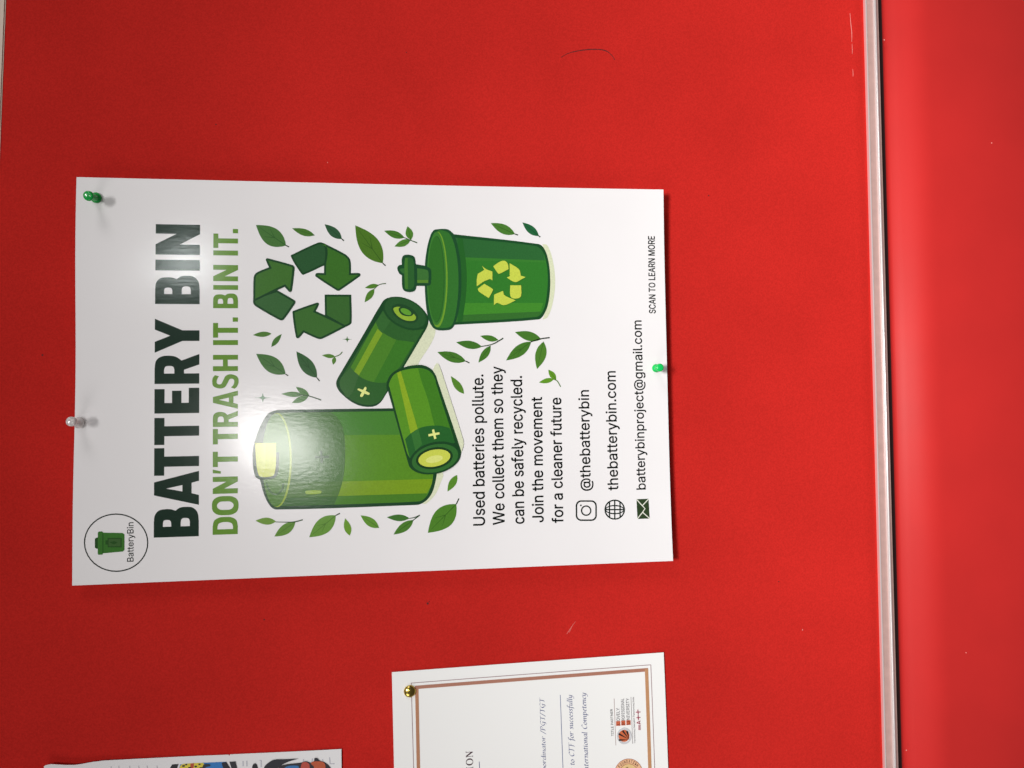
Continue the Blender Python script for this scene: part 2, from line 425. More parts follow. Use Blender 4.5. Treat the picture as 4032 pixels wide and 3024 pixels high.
# ------------------------------------------------------------------ lettering outlines
FONT = json.loads('''{"&":[448,[[197,-7,165,-5,136,1,110,12,88,26,69,42,54,62,43,84,36,108,34,133,37,163,47,189,63,213,85,235,101,249,120,264,140,279,216,335,226,343,237,352,246,363,255,375,260,389,262,405,258,427,245,445,226,457,201,461,184,459,168,453,155,444,145,431,139,416,137,399,139,380,145,363,155,346,169,327,185,307,204,284,438,0,364,0,171,231,121,293,108,310,96,327,87,344,78,370,75,398,77,420,82,440,91,458,109,481,134,499,154,507,176,512,200,513,224,512,246,507,266,499,290,482,308,459,320,433,324,404,322,382,315,362,305,342,291,325,275,308,256,293,154,217,135,202,121,188,110,174,100,154,97,131,100,108,109,87,124,70,143,57,166,49,193,46,223,50,251,59,269,69,286,81,301,95,315,112,327,131,336,151,343,174,348,198,349,224,408,224,406,194,403,167,397,144,385,115,371,92,357,75,345,62,333,47,315,30,294,17,271,7,246,-1,221,-5]]],"+":[453,[[198,34,198,364,255,364,255,34],[61,172,61,226,391,226,391,172]]],",":[188,[[38,-119,68,71,137,71,84,-119]]],".":[188,[[95,-4,78,-1,63,9,53,24,50,41,53,59,63,73,78,83,95,87,113,83,128,73,138,59,141,41,138,24,128,9,113,-1]]],"/":[249,[[235,533,71,-76,14,-76,178,533]]],"0":[453,[[227,-7,191,-3,158,7,130,24,105,48,85,77,69,113,57,155,50,202,48,254,50,306,57,353,69,395,85,431,106,461,130,484,159,502,191,512,227,516,262,512,295,502,323,484,348,461,368,431,384,395,396,353,403,306,405,254,403,202,396,155,384,113,368,77,348,48,323,24,295,7,263,-3],[227,50,250,52,271,60,290,74,306,92,320,116,330,144,338,176,342,213,344,254,342,295,338,332,330,365,320,393,306,416,290,435,271,449,250,457,227,460,203,457,182,449,163,435,147,416,134,393,123,365,115,332,111,295,109,254,111,213,115,176,123,144,134,116,147,92,163,74,182,60,203,52]]],"@":[676,[[355,-135,307,-133,262,-126,221,-114,184,-98,151,-77,122,-53,98,-24,77,9,61,46,50,87,43,131,40,179,43,226,50,269,61,309,78,346,98,379,123,408,151,433,184,454,220,470,260,482,303,489,349,492,394,489,435,482,472,469,506,452,536,432,562,407,584,380,603,351,617,319,627,285,633,251,635,215,635,191,633,166,631,142,627,118,622,96,615,76,599,49,579,28,561,18,541,13,517,11,497,12,476,17,457,24,441,36,429,50,423,68,420,68,408,48,388,30,371,20,351,15,326,13,298,15,273,23,251,35,232,52,216,73,204,96,195,123,190,152,188,182,190,212,197,239,207,265,220,287,237,306,257,322,279,334,304,341,330,343,360,340,385,331,404,319,416,306,419,306,419,335,474,335,474,110,476,91,485,74,499,63,518,59,540,63,557,76,568,97,576,127,579,152,580,182,581,215,579,245,575,273,567,301,555,327,541,351,523,373,502,393,477,410,450,424,419,434,385,440,347,442,309,440,274,434,242,424,213,410,187,393,164,372,144,347,128,320,115,289,105,255,100,218,98,178,100,138,105,100,115,66,128,35,144,8,165,-17,188,-37,215,-54,246,-68,280,-78,317,-83,357,-85,385,-84,412,-80,436,-75,458,-69,476,-63,489,-59,504,-107,487,-113,464,-120,438,-126,411,-131,383,-134],[329,65,359,68,382,78,400,95,412,118,417,138,421,160,422,185,421,210,417,231,411,249,399,269,381,282,358,289,331,292,305,288,283,277,265,260,252,239,244,213,242,185,244,154,251,125,262,101,279,81,301,69]]],"A":[480,[[16,0,201,509,276,509,463,0,395,0,287,302,280,323,272,346,264,372,255,402,244,438,232,478,245,478,233,437,222,402,213,371,204,345,197,322,191,302,85,0],[110,142,110,199,370,199,370,142]]],"B":[456,[[60,0,60,509,241,509,274,507,304,501,329,491,350,477,367,461,381,442,390,421,396,398,398,374,395,344,387,320,373,301,356,286,336,275,315,267,315,262,339,257,363,245,385,227,402,203,411,184,416,161,418,136,416,111,410,88,400,67,386,48,368,31,344,18,317,8,284,2,247,0],[125,57,245,57,281,60,309,67,330,80,344,96,353,115,355,137,352,161,342,184,327,203,306,218,279,228,248,231,125,231],[125,285,238,285,265,288,288,296,308,309,323,326,333,348,336,372,333,393,326,412,313,429,294,442,270,449,240,452,125,452]]],"C":[510,[[267,-7,225,-3,186,7,150,25,119,49,92,79,70,115,53,157,44,203,40,254,44,305,53,352,70,393,92,429,119,459,150,484,186,501,225,512,267,516,293,514,317,511,340,504,362,496,383,485,402,471,419,456,435,438,448,418,459,397,467,373,473,348,408,348,401,373,389,395,375,413,357,428,337,440,315,449,292,454,267,456,237,453,209,445,184,432,161,414,141,391,125,364,113,332,106,295,103,254,106,213,113,177,125,145,141,117,161,94,184,76,210,63,237,56,267,53,292,55,315,60,337,69,357,81,375,96,389,114,401,136,408,160,473,160,467,135,459,112,448,91,435,71,420,53,402,38,383,24,363,13,341,5,317,-2,293,-6]]],"D":[502,[[219,0,96,0,96,57,215,57,254,60,288,68,318,81,343,99,363,122,379,149,390,181,397,216,399,255,397,294,390,329,379,361,364,388,344,410,320,428,291,441,258,449,221,452,93,452,93,509,225,509,273,505,315,495,353,478,385,455,412,426,433,391,449,351,458,306,462,255,458,205,449,159,433,119,411,83,384,54,351,31,312,14,268,3],[125,509,125,0,60,0,60,509]]],"E":[419,[[60,0,60,509,372,509,372,452,125,452,125,286,355,286,355,229,125,229,125,57,375,57,375,0]]],"F":[410,[[60,0,60,509,369,509,369,452,125,452,125,278,346,278,346,221,125,221,125,0]]],"G":[520,[[269,-7,225,-3,185,7,149,25,118,49,91,79,69,116,53,157,43,203,40,254,43,305,53,352,69,393,91,429,117,459,149,484,184,501,223,512,265,516,291,514,316,510,340,504,363,494,384,483,403,469,421,453,436,436,449,416,460,395,468,373,474,349,408,349,399,372,387,393,373,411,356,427,337,439,315,448,291,454,265,456,236,453,209,445,183,432,160,414,141,392,125,364,113,332,106,295,103,254,106,213,113,177,125,145,141,117,161,95,184,76,210,63,238,56,269,53,296,55,322,61,345,71,365,85,382,102,396,123,407,147,413,173,415,202,434,199,283,199,283,256,478,256,478,200,475,160,466,124,451,91,431,62,406,38,377,19,344,5,308,-4]]],"H":[517,[[60,0,60,509,125,509,125,289,392,289,392,509,457,509,457,0,392,0,392,232,125,232,125,0]]],"I":[300,[[31,0,31,57,118,57,118,452,31,452,31,509,269,509,269,452,183,452,183,57,269,57,269,0]]],"J":[396,[[185,-7,143,-2,106,11,75,33,52,63,38,100,33,145,33,173,98,173,98,145,100,117,108,93,122,74,139,61,160,53,185,50,209,53,230,61,248,74,261,93,269,117,272,145,272,509,336,509,336,145,332,100,318,63,294,33,263,11,227,-2]]],"L":[393,[[60,0,60,509,125,509,125,57,361,57,361,0]]],"M":[628,[[60,0,60,509,152,509,277,187,282,174,287,159,299,123,305,103,311,84,317,65,322,49,307,49,318,83,330,121,336,140,342,158,348,174,352,187,476,509,568,509,568,0,504,0,504,291,504,327,505,347,505,369,506,413,507,457,513,457,505,433,498,409,482,363,474,341,467,322,461,305,456,291,342,0,286,0,170,291,165,304,159,321,145,361,137,384,129,408,121,432,112,457,119,457,120,416,121,372,122,328,122,309,122,291,122,0]]],"N":[523,[[60,0,60,509,136,509,343,183,352,169,363,151,375,130,388,107,401,82,414,55,405,54,402,81,401,108,400,134,399,157,399,195,399,509,463,509,463,0,387,0,202,290,190,310,177,331,164,354,148,381,108,452,119,454,122,384,123,354,124,328,125,307,125,291,125,0]]],"O":[533,[[267,-7,225,-3,186,7,150,25,119,49,92,79,70,115,53,157,44,203,40,254,44,305,53,352,70,393,92,429,119,459,150,484,186,501,225,512,267,516,309,512,348,501,384,484,415,459,442,429,464,393,480,352,490,305,493,254,490,203,480,157,464,115,442,79,415,49,384,25,348,7,309,-3],[267,53,296,55,324,63,349,76,372,94,392,116,408,144,420,176,428,213,430,254,428,295,420,332,408,365,392,392,372,415,349,433,324,446,296,453,267,456,237,453,210,445,184,433,161,415,142,392,125,364,113,332,106,295,103,254,106,213,113,176,125,144,142,117,161,94,184,76,210,63,237,55]]],"P":[445,[[60,0,60,509,235,509,272,506,305,499,332,487,356,471,375,452,390,430,400,404,407,377,409,348,407,318,400,291,390,265,375,243,356,223,332,207,305,195,272,188,235,186,109,186,109,242,233,242,257,244,279,248,297,256,318,272,333,294,342,319,344,348,342,376,333,402,318,423,297,439,279,446,257,451,232,452,125,452,125,0]]],"Q":[533,[[245,159,313,159,369,85,384,65,468,-48,401,-48,346,27,331,46],[267,-7,225,-3,186,7,150,25,119,49,92,79,70,115,53,157,44,203,40,254,44,305,53,352,70,393,92,429,119,459,150,484,186,501,225,512,267,516,309,512,348,501,384,484,415,459,442,429,464,393,480,352,490,305,493,254,490,203,480,157,464,115,442,79,415,49,384,25,348,7,309,-3],[267,53,296,55,324,63,349,76,372,94,392,116,408,144,420,176,428,213,430,254,428,295,420,332,408,365,392,392,372,415,349,433,324,446,296,453,267,456,237,453,210,445,184,433,161,415,142,392,125,364,113,332,106,295,103,254,106,213,113,176,125,144,142,117,161,94,184,76,210,63,237,55]]],"R":[449,[[60,0,60,509,236,509,273,506,305,500,333,489,356,473,376,455,390,433,401,408,407,381,409,352,407,323,401,296,390,271,376,250,356,232,333,217,305,206,273,200,236,198,96,198,96,255,234,255,258,256,280,260,298,267,319,281,334,300,342,324,345,352,342,380,334,405,319,425,298,440,279,446,258,451,233,452,125,452,125,0],[353,0,230,229,303,229,428,0]]],"S":[447,[[224,-9,188,-7,156,-1,128,9,102,23,81,40,64,60,51,83,42,109,38,137,104,137,110,110,123,88,142,71,166,59,194,52,224,49,246,50,267,54,286,60,311,74,329,92,341,114,346,139,342,161,332,179,316,193,296,205,272,214,245,222,184,239,145,253,112,269,86,289,67,313,56,341,52,372,54,400,62,425,75,448,92,468,113,484,138,498,165,508,195,514,227,516,259,514,289,508,316,498,340,484,360,468,377,449,390,427,398,403,401,378,337,378,332,402,320,421,302,437,280,449,254,456,225,459,194,456,167,448,145,435,129,418,118,398,115,376,119,352,131,334,148,319,169,308,191,300,212,293,264,279,287,272,312,264,336,252,359,238,379,220,395,198,402,180,407,161,408,139,406,112,399,87,386,64,370,43,349,25,323,11,294,0,261,-7]]],"T":[449,[[32,452,32,509,417,509,417,452,257,452,257,0,193,0,193,452]]],"U":[517,[[259,-8,220,-6,186,2,154,15,126,33,103,55,85,80,71,108,63,140,60,173,60,509,124,509,124,178,126,155,132,133,141,113,153,95,169,80,187,68,208,59,232,53,259,52,285,53,309,59,331,68,349,80,364,95,377,113,385,133,391,155,393,178,393,509,457,509,457,173,454,140,446,108,433,80,414,55,391,33,363,15,332,2,297,-6]]],"V":[480,[[204,0,16,509,84,509,192,206,199,187,207,164,215,137,225,106,236,71,248,31,235,31,247,71,257,107,267,138,276,165,283,187,290,206,395,509,463,509,278,0]]],"W":[686,[[155,0,16,509,82,509,163,196,170,171,175,145,181,120,187,94,192,67,197,40,189,40,194,67,200,94,205,120,211,145,218,171,224,196,306,509,380,509,462,196,468,171,474,145,480,120,486,94,492,67,497,40,488,40,493,67,499,94,504,120,510,145,523,196,603,509,670,509,530,0,455,0,368,323,362,345,357,368,351,391,346,417,341,445,336,475,350,475,345,446,340,420,335,395,330,371,324,347,318,323,230,0]]],"Y":[472,[[203,0,203,208,16,509,91,509,192,344,203,327,213,309,222,292,231,274,240,254,250,230,224,230,233,254,242,275,251,293,265,318,280,344,381,509,455,509,268,208,268,0]]],"a":[389,[[160,-9,137,-7,115,-3,94,5,76,15,60,29,48,45,38,63,32,84,30,108,34,138,43,161,58,179,78,193,100,203,125,211,152,216,178,220,209,224,234,227,252,230,265,235,273,243,276,255,276,257,273,279,267,297,256,311,240,322,220,329,196,331,171,329,149,322,132,313,118,301,107,288,100,274,41,291,51,313,64,331,79,346,95,358,114,368,133,375,153,380,173,383,194,384,215,383,239,379,263,372,286,360,306,343,322,320,330,301,335,278,337,251,337,0,277,0,277,52,272,52,264,38,252,25,236,12,215,1,190,-6],[170,45,202,49,228,59,248,74,263,93,272,115,276,138,276,190,270,186,259,182,246,179,231,176,216,173,200,171,175,168,154,164,134,159,117,150,103,139,95,124,92,105,94,87,102,72,114,61,130,52,149,47]]],"b":[424,[[229,-8,198,-5,172,4,153,17,138,31,127,46,118,59,112,59,112,0,53,0,53,509,114,509,114,319,118,319,127,331,137,346,152,360,171,373,197,381,229,384,259,382,287,374,313,361,335,342,354,320,370,293,381,261,388,227,390,189,388,151,381,116,370,84,355,57,336,34,313,16,288,3,260,-6],[220,47,242,49,262,55,279,66,294,80,306,97,316,117,323,139,327,163,328,189,327,215,323,239,316,261,307,281,295,298,280,311,262,322,243,328,220,330,198,328,178,322,161,312,147,299,134,282,125,263,118,241,114,216,113,189,114,162,118,138,125,115,135,95,147,78,162,65,179,55,198,49]]],"c":[396,[[207,-8,174,-5,144,3,117,16,93,35,72,58,56,85,44,116,37,150,34,187,37,225,44,260,56,291,72,318,93,341,117,360,144,374,174,382,207,384,234,383,260,377,284,368,305,356,324,341,340,322,353,301,362,277,303,262,298,276,290,289,281,301,270,311,257,319,242,325,226,329,207,330,184,328,163,321,145,310,130,296,118,278,108,258,102,236,98,212,96,187,98,163,102,139,108,117,118,97,130,80,145,66,163,55,184,49,207,46,226,48,243,52,258,58,271,66,282,76,292,89,299,102,304,117,363,102,354,78,341,56,325,37,306,21,285,9,261,-1,235,-6]]],"d":[424,[[195,-8,165,-6,137,3,111,16,89,34,70,57,55,84,43,116,36,151,34,189,36,227,43,261,55,293,70,320,89,342,112,361,137,374,165,382,196,384,228,381,253,373,272,360,287,346,298,331,306,319,311,319,311,509,372,509,372,0,313,0,313,59,307,59,298,46,287,31,272,17,252,4,227,-5],[205,47,226,49,246,55,263,65,278,78,290,95,299,115,306,138,310,162,312,189,310,216,306,241,300,263,290,282,278,299,263,312,246,322,227,328,205,330,182,328,162,322,145,311,130,298,118,281,108,261,102,239,98,215,96,189,98,163,102,139,109,117,118,97,130,80,145,66,162,55,182,49]]],"e":[404,[[212,-8,177,-5,145,3,117,16,92,35,72,58,56,85,44,116,37,150,34,187,36,224,44,258,55,290,71,317,91,340,115,359,142,373,172,382,205,384,226,383,246,380,266,374,285,366,303,355,319,341,334,324,347,305,357,282,365,256,370,227,371,194,371,169,75,169,75,221,338,221,310,202,308,226,304,248,298,269,283,294,263,314,237,326,205,330,183,328,164,323,146,313,125,294,109,270,99,241,96,211,96,178,98,151,102,127,110,106,121,88,135,73,151,61,169,53,190,48,212,46,234,48,254,53,271,61,285,73,297,88,306,105,365,91,353,63,335,39,320,26,302,14,283,4,261,-3,237,-7]]],"f":[254,[[228,379,228,327,6,327,6,379],[81,0,81,432,84,461,96,486,113,505,135,519,161,527,187,530,207,529,222,527,234,524,243,521,227,468,222,470,215,472,206,473,195,474,171,470,154,460,145,443,142,419,142,0]]],"g":[425,[[207,-151,180,-149,156,-146,134,-140,105,-127,82,-110,64,-91,51,-69,101,-41,110,-53,122,-66,136,-78,154,-88,178,-95,207,-97,236,-95,261,-87,282,-75,298,-58,308,-34,311,-6,311,68,306,68,298,56,287,41,272,28,252,16,227,8,195,5,165,7,138,14,113,27,90,43,71,65,55,90,43,120,36,154,34,191,36,229,43,263,55,293,71,320,90,342,112,361,138,374,166,382,196,384,228,382,253,373,273,360,288,346,299,331,308,319,313,319,313,379,372,379,372,-9,370,-40,363,-67,350,-90,334,-109,314,-124,291,-136,265,-144,237,-149],[205,59,227,61,246,66,264,75,285,95,300,121,307,142,311,166,312,193,311,219,307,242,300,264,291,283,279,299,264,312,247,322,227,328,205,330,182,328,163,322,145,312,130,298,118,282,109,262,102,241,98,218,96,193,98,167,102,144,109,123,124,96,145,76,163,66,183,61]]],"h":[410,[[114,227,114,0,53,0,53,509,114,509,114,287,102,287,116,319,132,344,152,362,175,374,200,382,227,384,252,383,275,377,295,369,313,356,328,340,341,321,350,298,355,271,357,240,357,0,296,0,296,235,293,263,286,286,273,304,256,318,235,326,210,329,184,326,161,317,141,303,126,283,117,257]]],"i":[167,[[53,0,53,379,114,379,114,0],[84,443,67,446,54,455,44,468,41,483,44,499,54,512,67,521,84,524,100,521,114,512,123,499,126,483,123,468,114,455,100,446]]],"j":[167,[[53,379,114,379,114,-30,112,-52,108,-72,102,-90,86,-113,65,-129,47,-137,27,-141,4,-143,-10,-143,-10,-87,2,-87,25,-83,40,-72,50,-54,53,-29],[83,443,67,446,53,455,44,468,41,483,44,499,53,512,67,521,83,524,100,521,114,512,123,499,126,483,123,468,114,455,100,446]]],"k":[381,[[110,137,110,212,121,212,284,379,360,379,184,199,177,199],[53,0,53,509,114,509,114,0],[294,0,148,186,191,229,372,0]]],"l":[189,[[139,-2,112,0,91,8,74,20,62,37,55,59,53,84,53,509,114,509,114,99,115,77,120,62,130,54,146,52,154,52,160,53,165,53,170,54,181,3,172,1,162,-1,151,-2]]],"m":[610,[[53,0,53,379,112,379,112,295,108,295,118,323,132,346,151,363,172,376,195,384,219,386,245,383,268,375,287,361,303,342,314,320,321,295,312,295,322,321,337,343,357,361,381,375,407,383,437,386,458,385,478,380,497,372,514,361,529,346,541,328,550,307,555,283,557,255,557,0,496,0,496,254,493,279,485,298,473,313,447,326,419,330,395,328,374,320,358,307,345,290,338,270,335,247,335,0,274,0,274,260,269,288,253,311,229,326,199,330,178,328,158,320,140,307,126,289,117,266,114,238,114,0]]],"n":[410,[[114,227,114,0,53,0,53,379,112,379,112,287,102,287,116,319,132,344,152,362,175,374,200,382,227,384,252,383,275,377,295,369,313,356,328,340,341,321,350,298,355,271,357,240,357,0,296,0,296,235,293,263,286,286,273,304,256,318,235,326,210,329,184,326,161,317,141,303,126,283,117,257]]],"o":[415,[[207,-8,174,-5,144,3,117,16,93,35,72,58,56,85,44,116,37,150,34,187,37,225,44,260,56,291,72,318,93,341,117,360,144,374,174,382,207,384,241,382,271,374,299,360,323,341,343,318,359,291,371,260,379,225,381,187,379,150,371,116,359,85,343,58,323,35,299,16,271,3,241,-5],[207,46,231,49,252,55,270,66,285,80,298,97,307,117,314,139,318,163,319,187,318,212,314,236,307,258,298,278,285,296,270,310,252,321,231,328,207,330,184,328,163,321,145,310,130,296,118,278,108,258,102,236,98,212,96,187,98,163,102,139,108,117,118,97,130,80,145,66,163,55,184,49]]],"p":[424,[[53,-143,53,379,112,379,112,319,118,319,126,331,137,346,152,360,171,373,197,381,229,384,259,382,287,374,313,361,335,342,354,320,370,293,381,261,388,227,390,189,388,151,381,116,370,84,355,57,336,34,313,16,288,3,260,-6,229,-8,198,-5,173,4,153,17,138,31,127,46,118,59,114,59,114,-143],[220,47,242,49,262,55,279,66,294,80,306,97,316,117,323,139,327,163,328,189,327,215,323,239,316,261,307,281,295,298,280,311,262,322,243,328,220,330,198,328,178,322,161,312,147,299,134,282,125,263,118,241,114,216,113,189,114,162,118,138,125,115,135,95,147,78,162,65,179,55,198,49]]],"r":[259,[[53,0,53,379,112,379,112,321,115,321,130,347,152,367,171,377,191,383,213,385,221,385,229,384,243,384,243,322,239,323,230,324,219,325,207,326,182,323,159,315,140,301,126,284,117,262,114,237,114,0]]],"s":[365,[[182,-8,157,-7,133,-3,112,3,93,12,76,24,62,38,50,54,41,73,36,94,94,107,105,79,124,60,150,49,181,45,206,47,227,53,244,62,262,81,268,103,265,121,254,136,237,147,212,155,149,170,118,180,92,192,72,208,58,227,50,249,47,274,49,295,55,314,65,332,79,347,95,360,115,370,137,378,161,383,187,384,212,383,234,379,254,372,279,358,299,339,314,316,324,290,268,277,258,298,243,316,219,328,187,333,156,329,131,317,114,299,109,277,112,258,124,243,144,232,172,223,229,209,261,200,287,187,306,171,320,153,328,131,331,107,329,85,323,65,312,47,298,31,281,18,260,6,236,-2,210,-7]]],"t":[227,[[204,379,204,327,6,327,6,379],[65,471,126,471,126,98,128,76,136,61,150,53,170,50,177,50,185,51,194,52,202,54,213,2,203,-1,192,-3,180,-4,168,-4,138,-1,113,7,92,21,77,41,68,64,65,93]]],"u":[410,[[182,-5,158,-3,135,2,115,11,97,23,82,39,69,59,60,82,54,109,53,139,53,379,114,379,114,144,116,117,124,94,137,75,154,61,175,53,200,50,226,53,249,62,268,77,283,97,293,122,296,153,296,379,357,379,357,0,298,0,298,92,307,92,294,60,277,35,257,17,234,5,209,-3]]],"v":[389,[[163,0,17,379,84,379,165,155,173,132,180,110,187,87,193,64,199,42,206,21,184,21,191,42,197,64,203,87,209,110,216,132,224,155,305,379,371,379,226,0]]],"w":[567,[[138,0,23,379,87,379,133,214,140,190,147,164,154,137,161,107,168,75,175,41,165,41,172,74,179,105,186,135,192,163,199,189,206,214,252,379,316,379,362,214,368,189,375,163,382,136,388,106,395,75,402,41,391,41,399,75,406,106,413,135,420,163,427,189,434,214,480,379,545,379,429,0,368,0,319,172,305,225,297,252,291,280,277,338,291,338,277,280,270,252,263,225,255,198,248,172,199,0]]],"y":[389,[[47,-139,61,-86,71,-87,88,-90,104,-89,118,-84,130,-74,141,-58,151,-36,163,-1,17,379,84,379,165,155,173,132,180,109,187,87,193,64,199,42,206,21,184,21,190,42,196,64,202,87,209,110,216,132,224,155,305,379,371,379,204,-58,191,-85,177,-107,159,-124,139,-136,117,-143,91,-145,77,-145,65,-143,54,-141]]]," ":[188,[]]}''')
# capitals in a unit box: heavy condensed face of the headline, slimmer face of the slogan
def R_(u0, u1, v0, v1): return [(u0, v0, 1), (u1, v0, 1), (u1, v1, 1), (u0, v1, 1)]
HEAD = {
 'B': [[(0,0,1),(.52,0,1),(.80,.03),(.97,.14),(1,.28),(.98,.42),(.88,.52,1),(.93,.62),(.94,.74),(.90,.89),(.74,.98),(.50,1,1),(0,1,1)],
       [(.35,.20,1),(.50,.20,1),(.60,.225),(.63,.30),(.60,.38),(.50,.405,1),(.35,.405,1)],
       [(.35,.615,1),(.47,.615,1),(.555,.64),(.58,.71),(.555,.78),(.47,.80,1),(.35,.80,1)]],
 'A': [[(0,0,1),(.29,0,1),(.345,.165,1),(.655,.165,1),(.71,0,1),(1,0,1),(.69,1,1),(.31,1,1)],
       [(.405,.37,1),(.595,.37,1),(.5,.73,1)]],
 'T': [[(.32,0,1),(.69,0,1),(.69,.777,1),(1,.777,1),(1,1,1),(0,1,1),(0,.777,1),(.32,.777,1)]],
 'E': [[(0,0,1),(1,0,1),(1,.235,1),(.41,.235,1),(.41,.40,1),(.89,.40,1),(.89,.61,1),(.41,.61,1),(.41,.777,1),(.96,.777,1),(.96,1,1),(0,1,1)]],
 'R': [[(0,0,1),(.345,0,1),(.345,.345,1),(.47,.345,1),(.645,0,1),(1,0,1),(.78,.40,1),(.90,.52),(.945,.68),(.91,.86),(.77,.97),(.52,1,1),(0,1,1)],
       [(.345,.56,1),(.47,.56,1),(.575,.59),(.60,.675),(.575,.76),(.47,.79,1),(.345,.79,1)]],
 'Y': [[(.345,0,1),(.66,0,1),(.66,.385,1),(1,1,1),(.68,1,1),(.5,.655,1),(.32,1,1),(0,1,1),(.345,.385,1)]],
 'I': [R_(0, 1, 0, 1)],
 'N': [[(0,0,1),(.337,0,1),(.337,.46,1),(.69,0,1),(1,0,1),(1,1,1),(.69,1,1),(.69,.53,1),(.337,1,1),(0,1,1)]],
}
SLIM = {
 'D': [[(0,0,1),(.46,0,1),(.80,.06),(.97,.25),(1,.5),(.97,.75),(.80,.94),(.46,1,1),(0,1,1)],
       [(.30,.19,1),(.45,.19,1),(.62,.24),(.70,.38),(.71,.5),(.70,.62),(.62,.76),(.45,.81,1),(.30,.81,1)]],
 'O': [[(0,.5),(.03,.22),(.2,.02),(.5,-.03),(.8,.02),(.97,.22),(1,.5),(.97,.78),(.8,.98),(.5,1.03),(.2,.98),(.03,.78)],
       [(.28,.5),(.31,.27),(.5,.165),(.69,.27),(.72,.5),(.69,.73),(.5,.835),(.31,.73)]],
 'N': [[(0,0,1),(.30,0,1),(.30,.54,1),(.70,0,1),(1,0,1),(1,1,1),(.70,1,1),(.70,.46,1),(.30,1,1),(0,1,1)]],
 "'": [[(.0,.68,1),(.55,.68,1),(1,1,1),(.12,1,1)]],
 'T': [[(.33,0,1),(.67,0,1),(.67,.80,1),(1,.80,1),(1,1,1),(0,1,1),(0,.80,1),(.33,.80,1)]],
 'R': [[(0,0,1),(.30,0,1),(.30,.37,1),(.46,.37,1),(.69,0,1),(1,0,1),(.76,.42,1),(.90,.54),(.95,.69),(.91,.86),(.77,.97),(.52,1,1),(0,1,1)],
       [(.30,.56,1),(.49,.56,1),(.63,.60),(.665,.685),(.63,.77),(.49,.81,1),(.30,.81,1)]],
 'A': [[(0,0,1),(.26,0,1),(.32,.18,1),(.68,.18,1),(.74,0,1),(1,0,1),(.66,1,1),(.34,1,1)],
       [(.38,.36,1),(.62,.36,1),(.5,.76,1)]],
 'S': [[(.0,.13,1),(.16,.03),(.5,-.03),(.84,.03),(1,.27),(.92,.47),(.62,.58),(.36,.66),(.31,.74),(.37,.83),(.53,.85),(.74,.81),(.87,.76,1),(.95,.92,1),(.78,1),(.5,1.03),(.17,.97),(.03,.73),(.1,.54),(.38,.42),(.66,.33),(.70,.25),(.64,.17),(.48,.145),(.25,.19),(.09,.28,1)]],
 'H': [[(0,0,1),(.30,0,1),(.30,.41,1),(.70,.41,1),(.70,0,1),(1,0,1),(1,1,1),(.70,1,1),(.70,.60,1),(.30,.60,1),(.30,1,1),(0,1,1)]],
 'I': [R_(0, 1, 0, 1)], '.': [R_(0, 1, 0, .21)],
 'B': [[(0,0,1),(.50,0,1),(.80,.03),(.97,.14),(1,.28),(.97,.42),(.86,.52,1),(.92,.62),(.94,.74),(.90,.89),(.74,.98),(.50,1,1),(0,1,1)],
       [(.30,.19,1),(.50,.19,1),(.66,.22),(.70,.30),(.66,.39),(.50,.42,1),(.30,.42,1)],
       [(.30,.60,1),(.47,.60,1),(.61,.635),(.64,.705),(.61,.78),(.47,.81,1),(.30,.81,1)]],
}

# ------------------------------------------------------------------ materials
paper, nt, b = principled('poster_paper', (0.86, 0.84, 0.845, 1), 0.145)
add_bump(nt, b, 420, 0.0001, 0.30, 3.0, (1, 1, 0.4))
add_mottle(nt, b, (0.86, 0.84, 0.845, 1), 14, 0.012)
card, nt, b = principled('certificate_card', (0.90, 0.90, 0.885, 1), 0.55); add_bump(nt, b, 900, 0.00003, 0.4)
thin, nt, b = principled('thin_paper', (0.82, 0.81, 0.82, 1), 0.6); add_bump(nt, b, 60, 0.0006, 0.25)

RED = (0.51, 0.021, 0.0165, 1)
felt, nt, b = principled('red_board_cloth', RED, 0.7)
b.inputs['Specular IOR Level'].default_value = 0.0
add_bump(nt, b, 1500, 0.00016, 0.55, 4)
mx = add_mottle(nt, b, RED, 9, 0.07, 6)
# fine weave speckle and a few cloudy worn areas multiply the dye
no2 = nt.nodes.new('ShaderNodeTexNoise'); no2.inputs['Scale'].default_value = 800; no2.inputs['Detail'].default_value = 3
tc2 = nt.nodes.new('ShaderNodeTexCoord'); nt.links.new(tc2.outputs['Object'], no2.inputs['Vector'])
mr2 = nt.nodes.new('ShaderNodeMapRange'); mr2.inputs[1].default_value = .3; mr2.inputs[2].default_value = .7
mr2.inputs[3].default_value = .90; mr2.inputs[4].default_value = 1.10
mx2 = nt.nodes.new('ShaderNodeMix'); mx2.data_type = 'RGBA'; mx2.blend_type = 'MULTIPLY'; mx2.inputs[0].default_value = 1
nt.links.new(no2.outputs[0], mr2.inputs[0]); nt.links.new(mx.outputs[2], mx2.inputs[6]); nt.links.new(mr2.outputs[0], mx2.inputs[7])
nt.links.new(mx2.outputs[2], b.inputs['Base Color'])

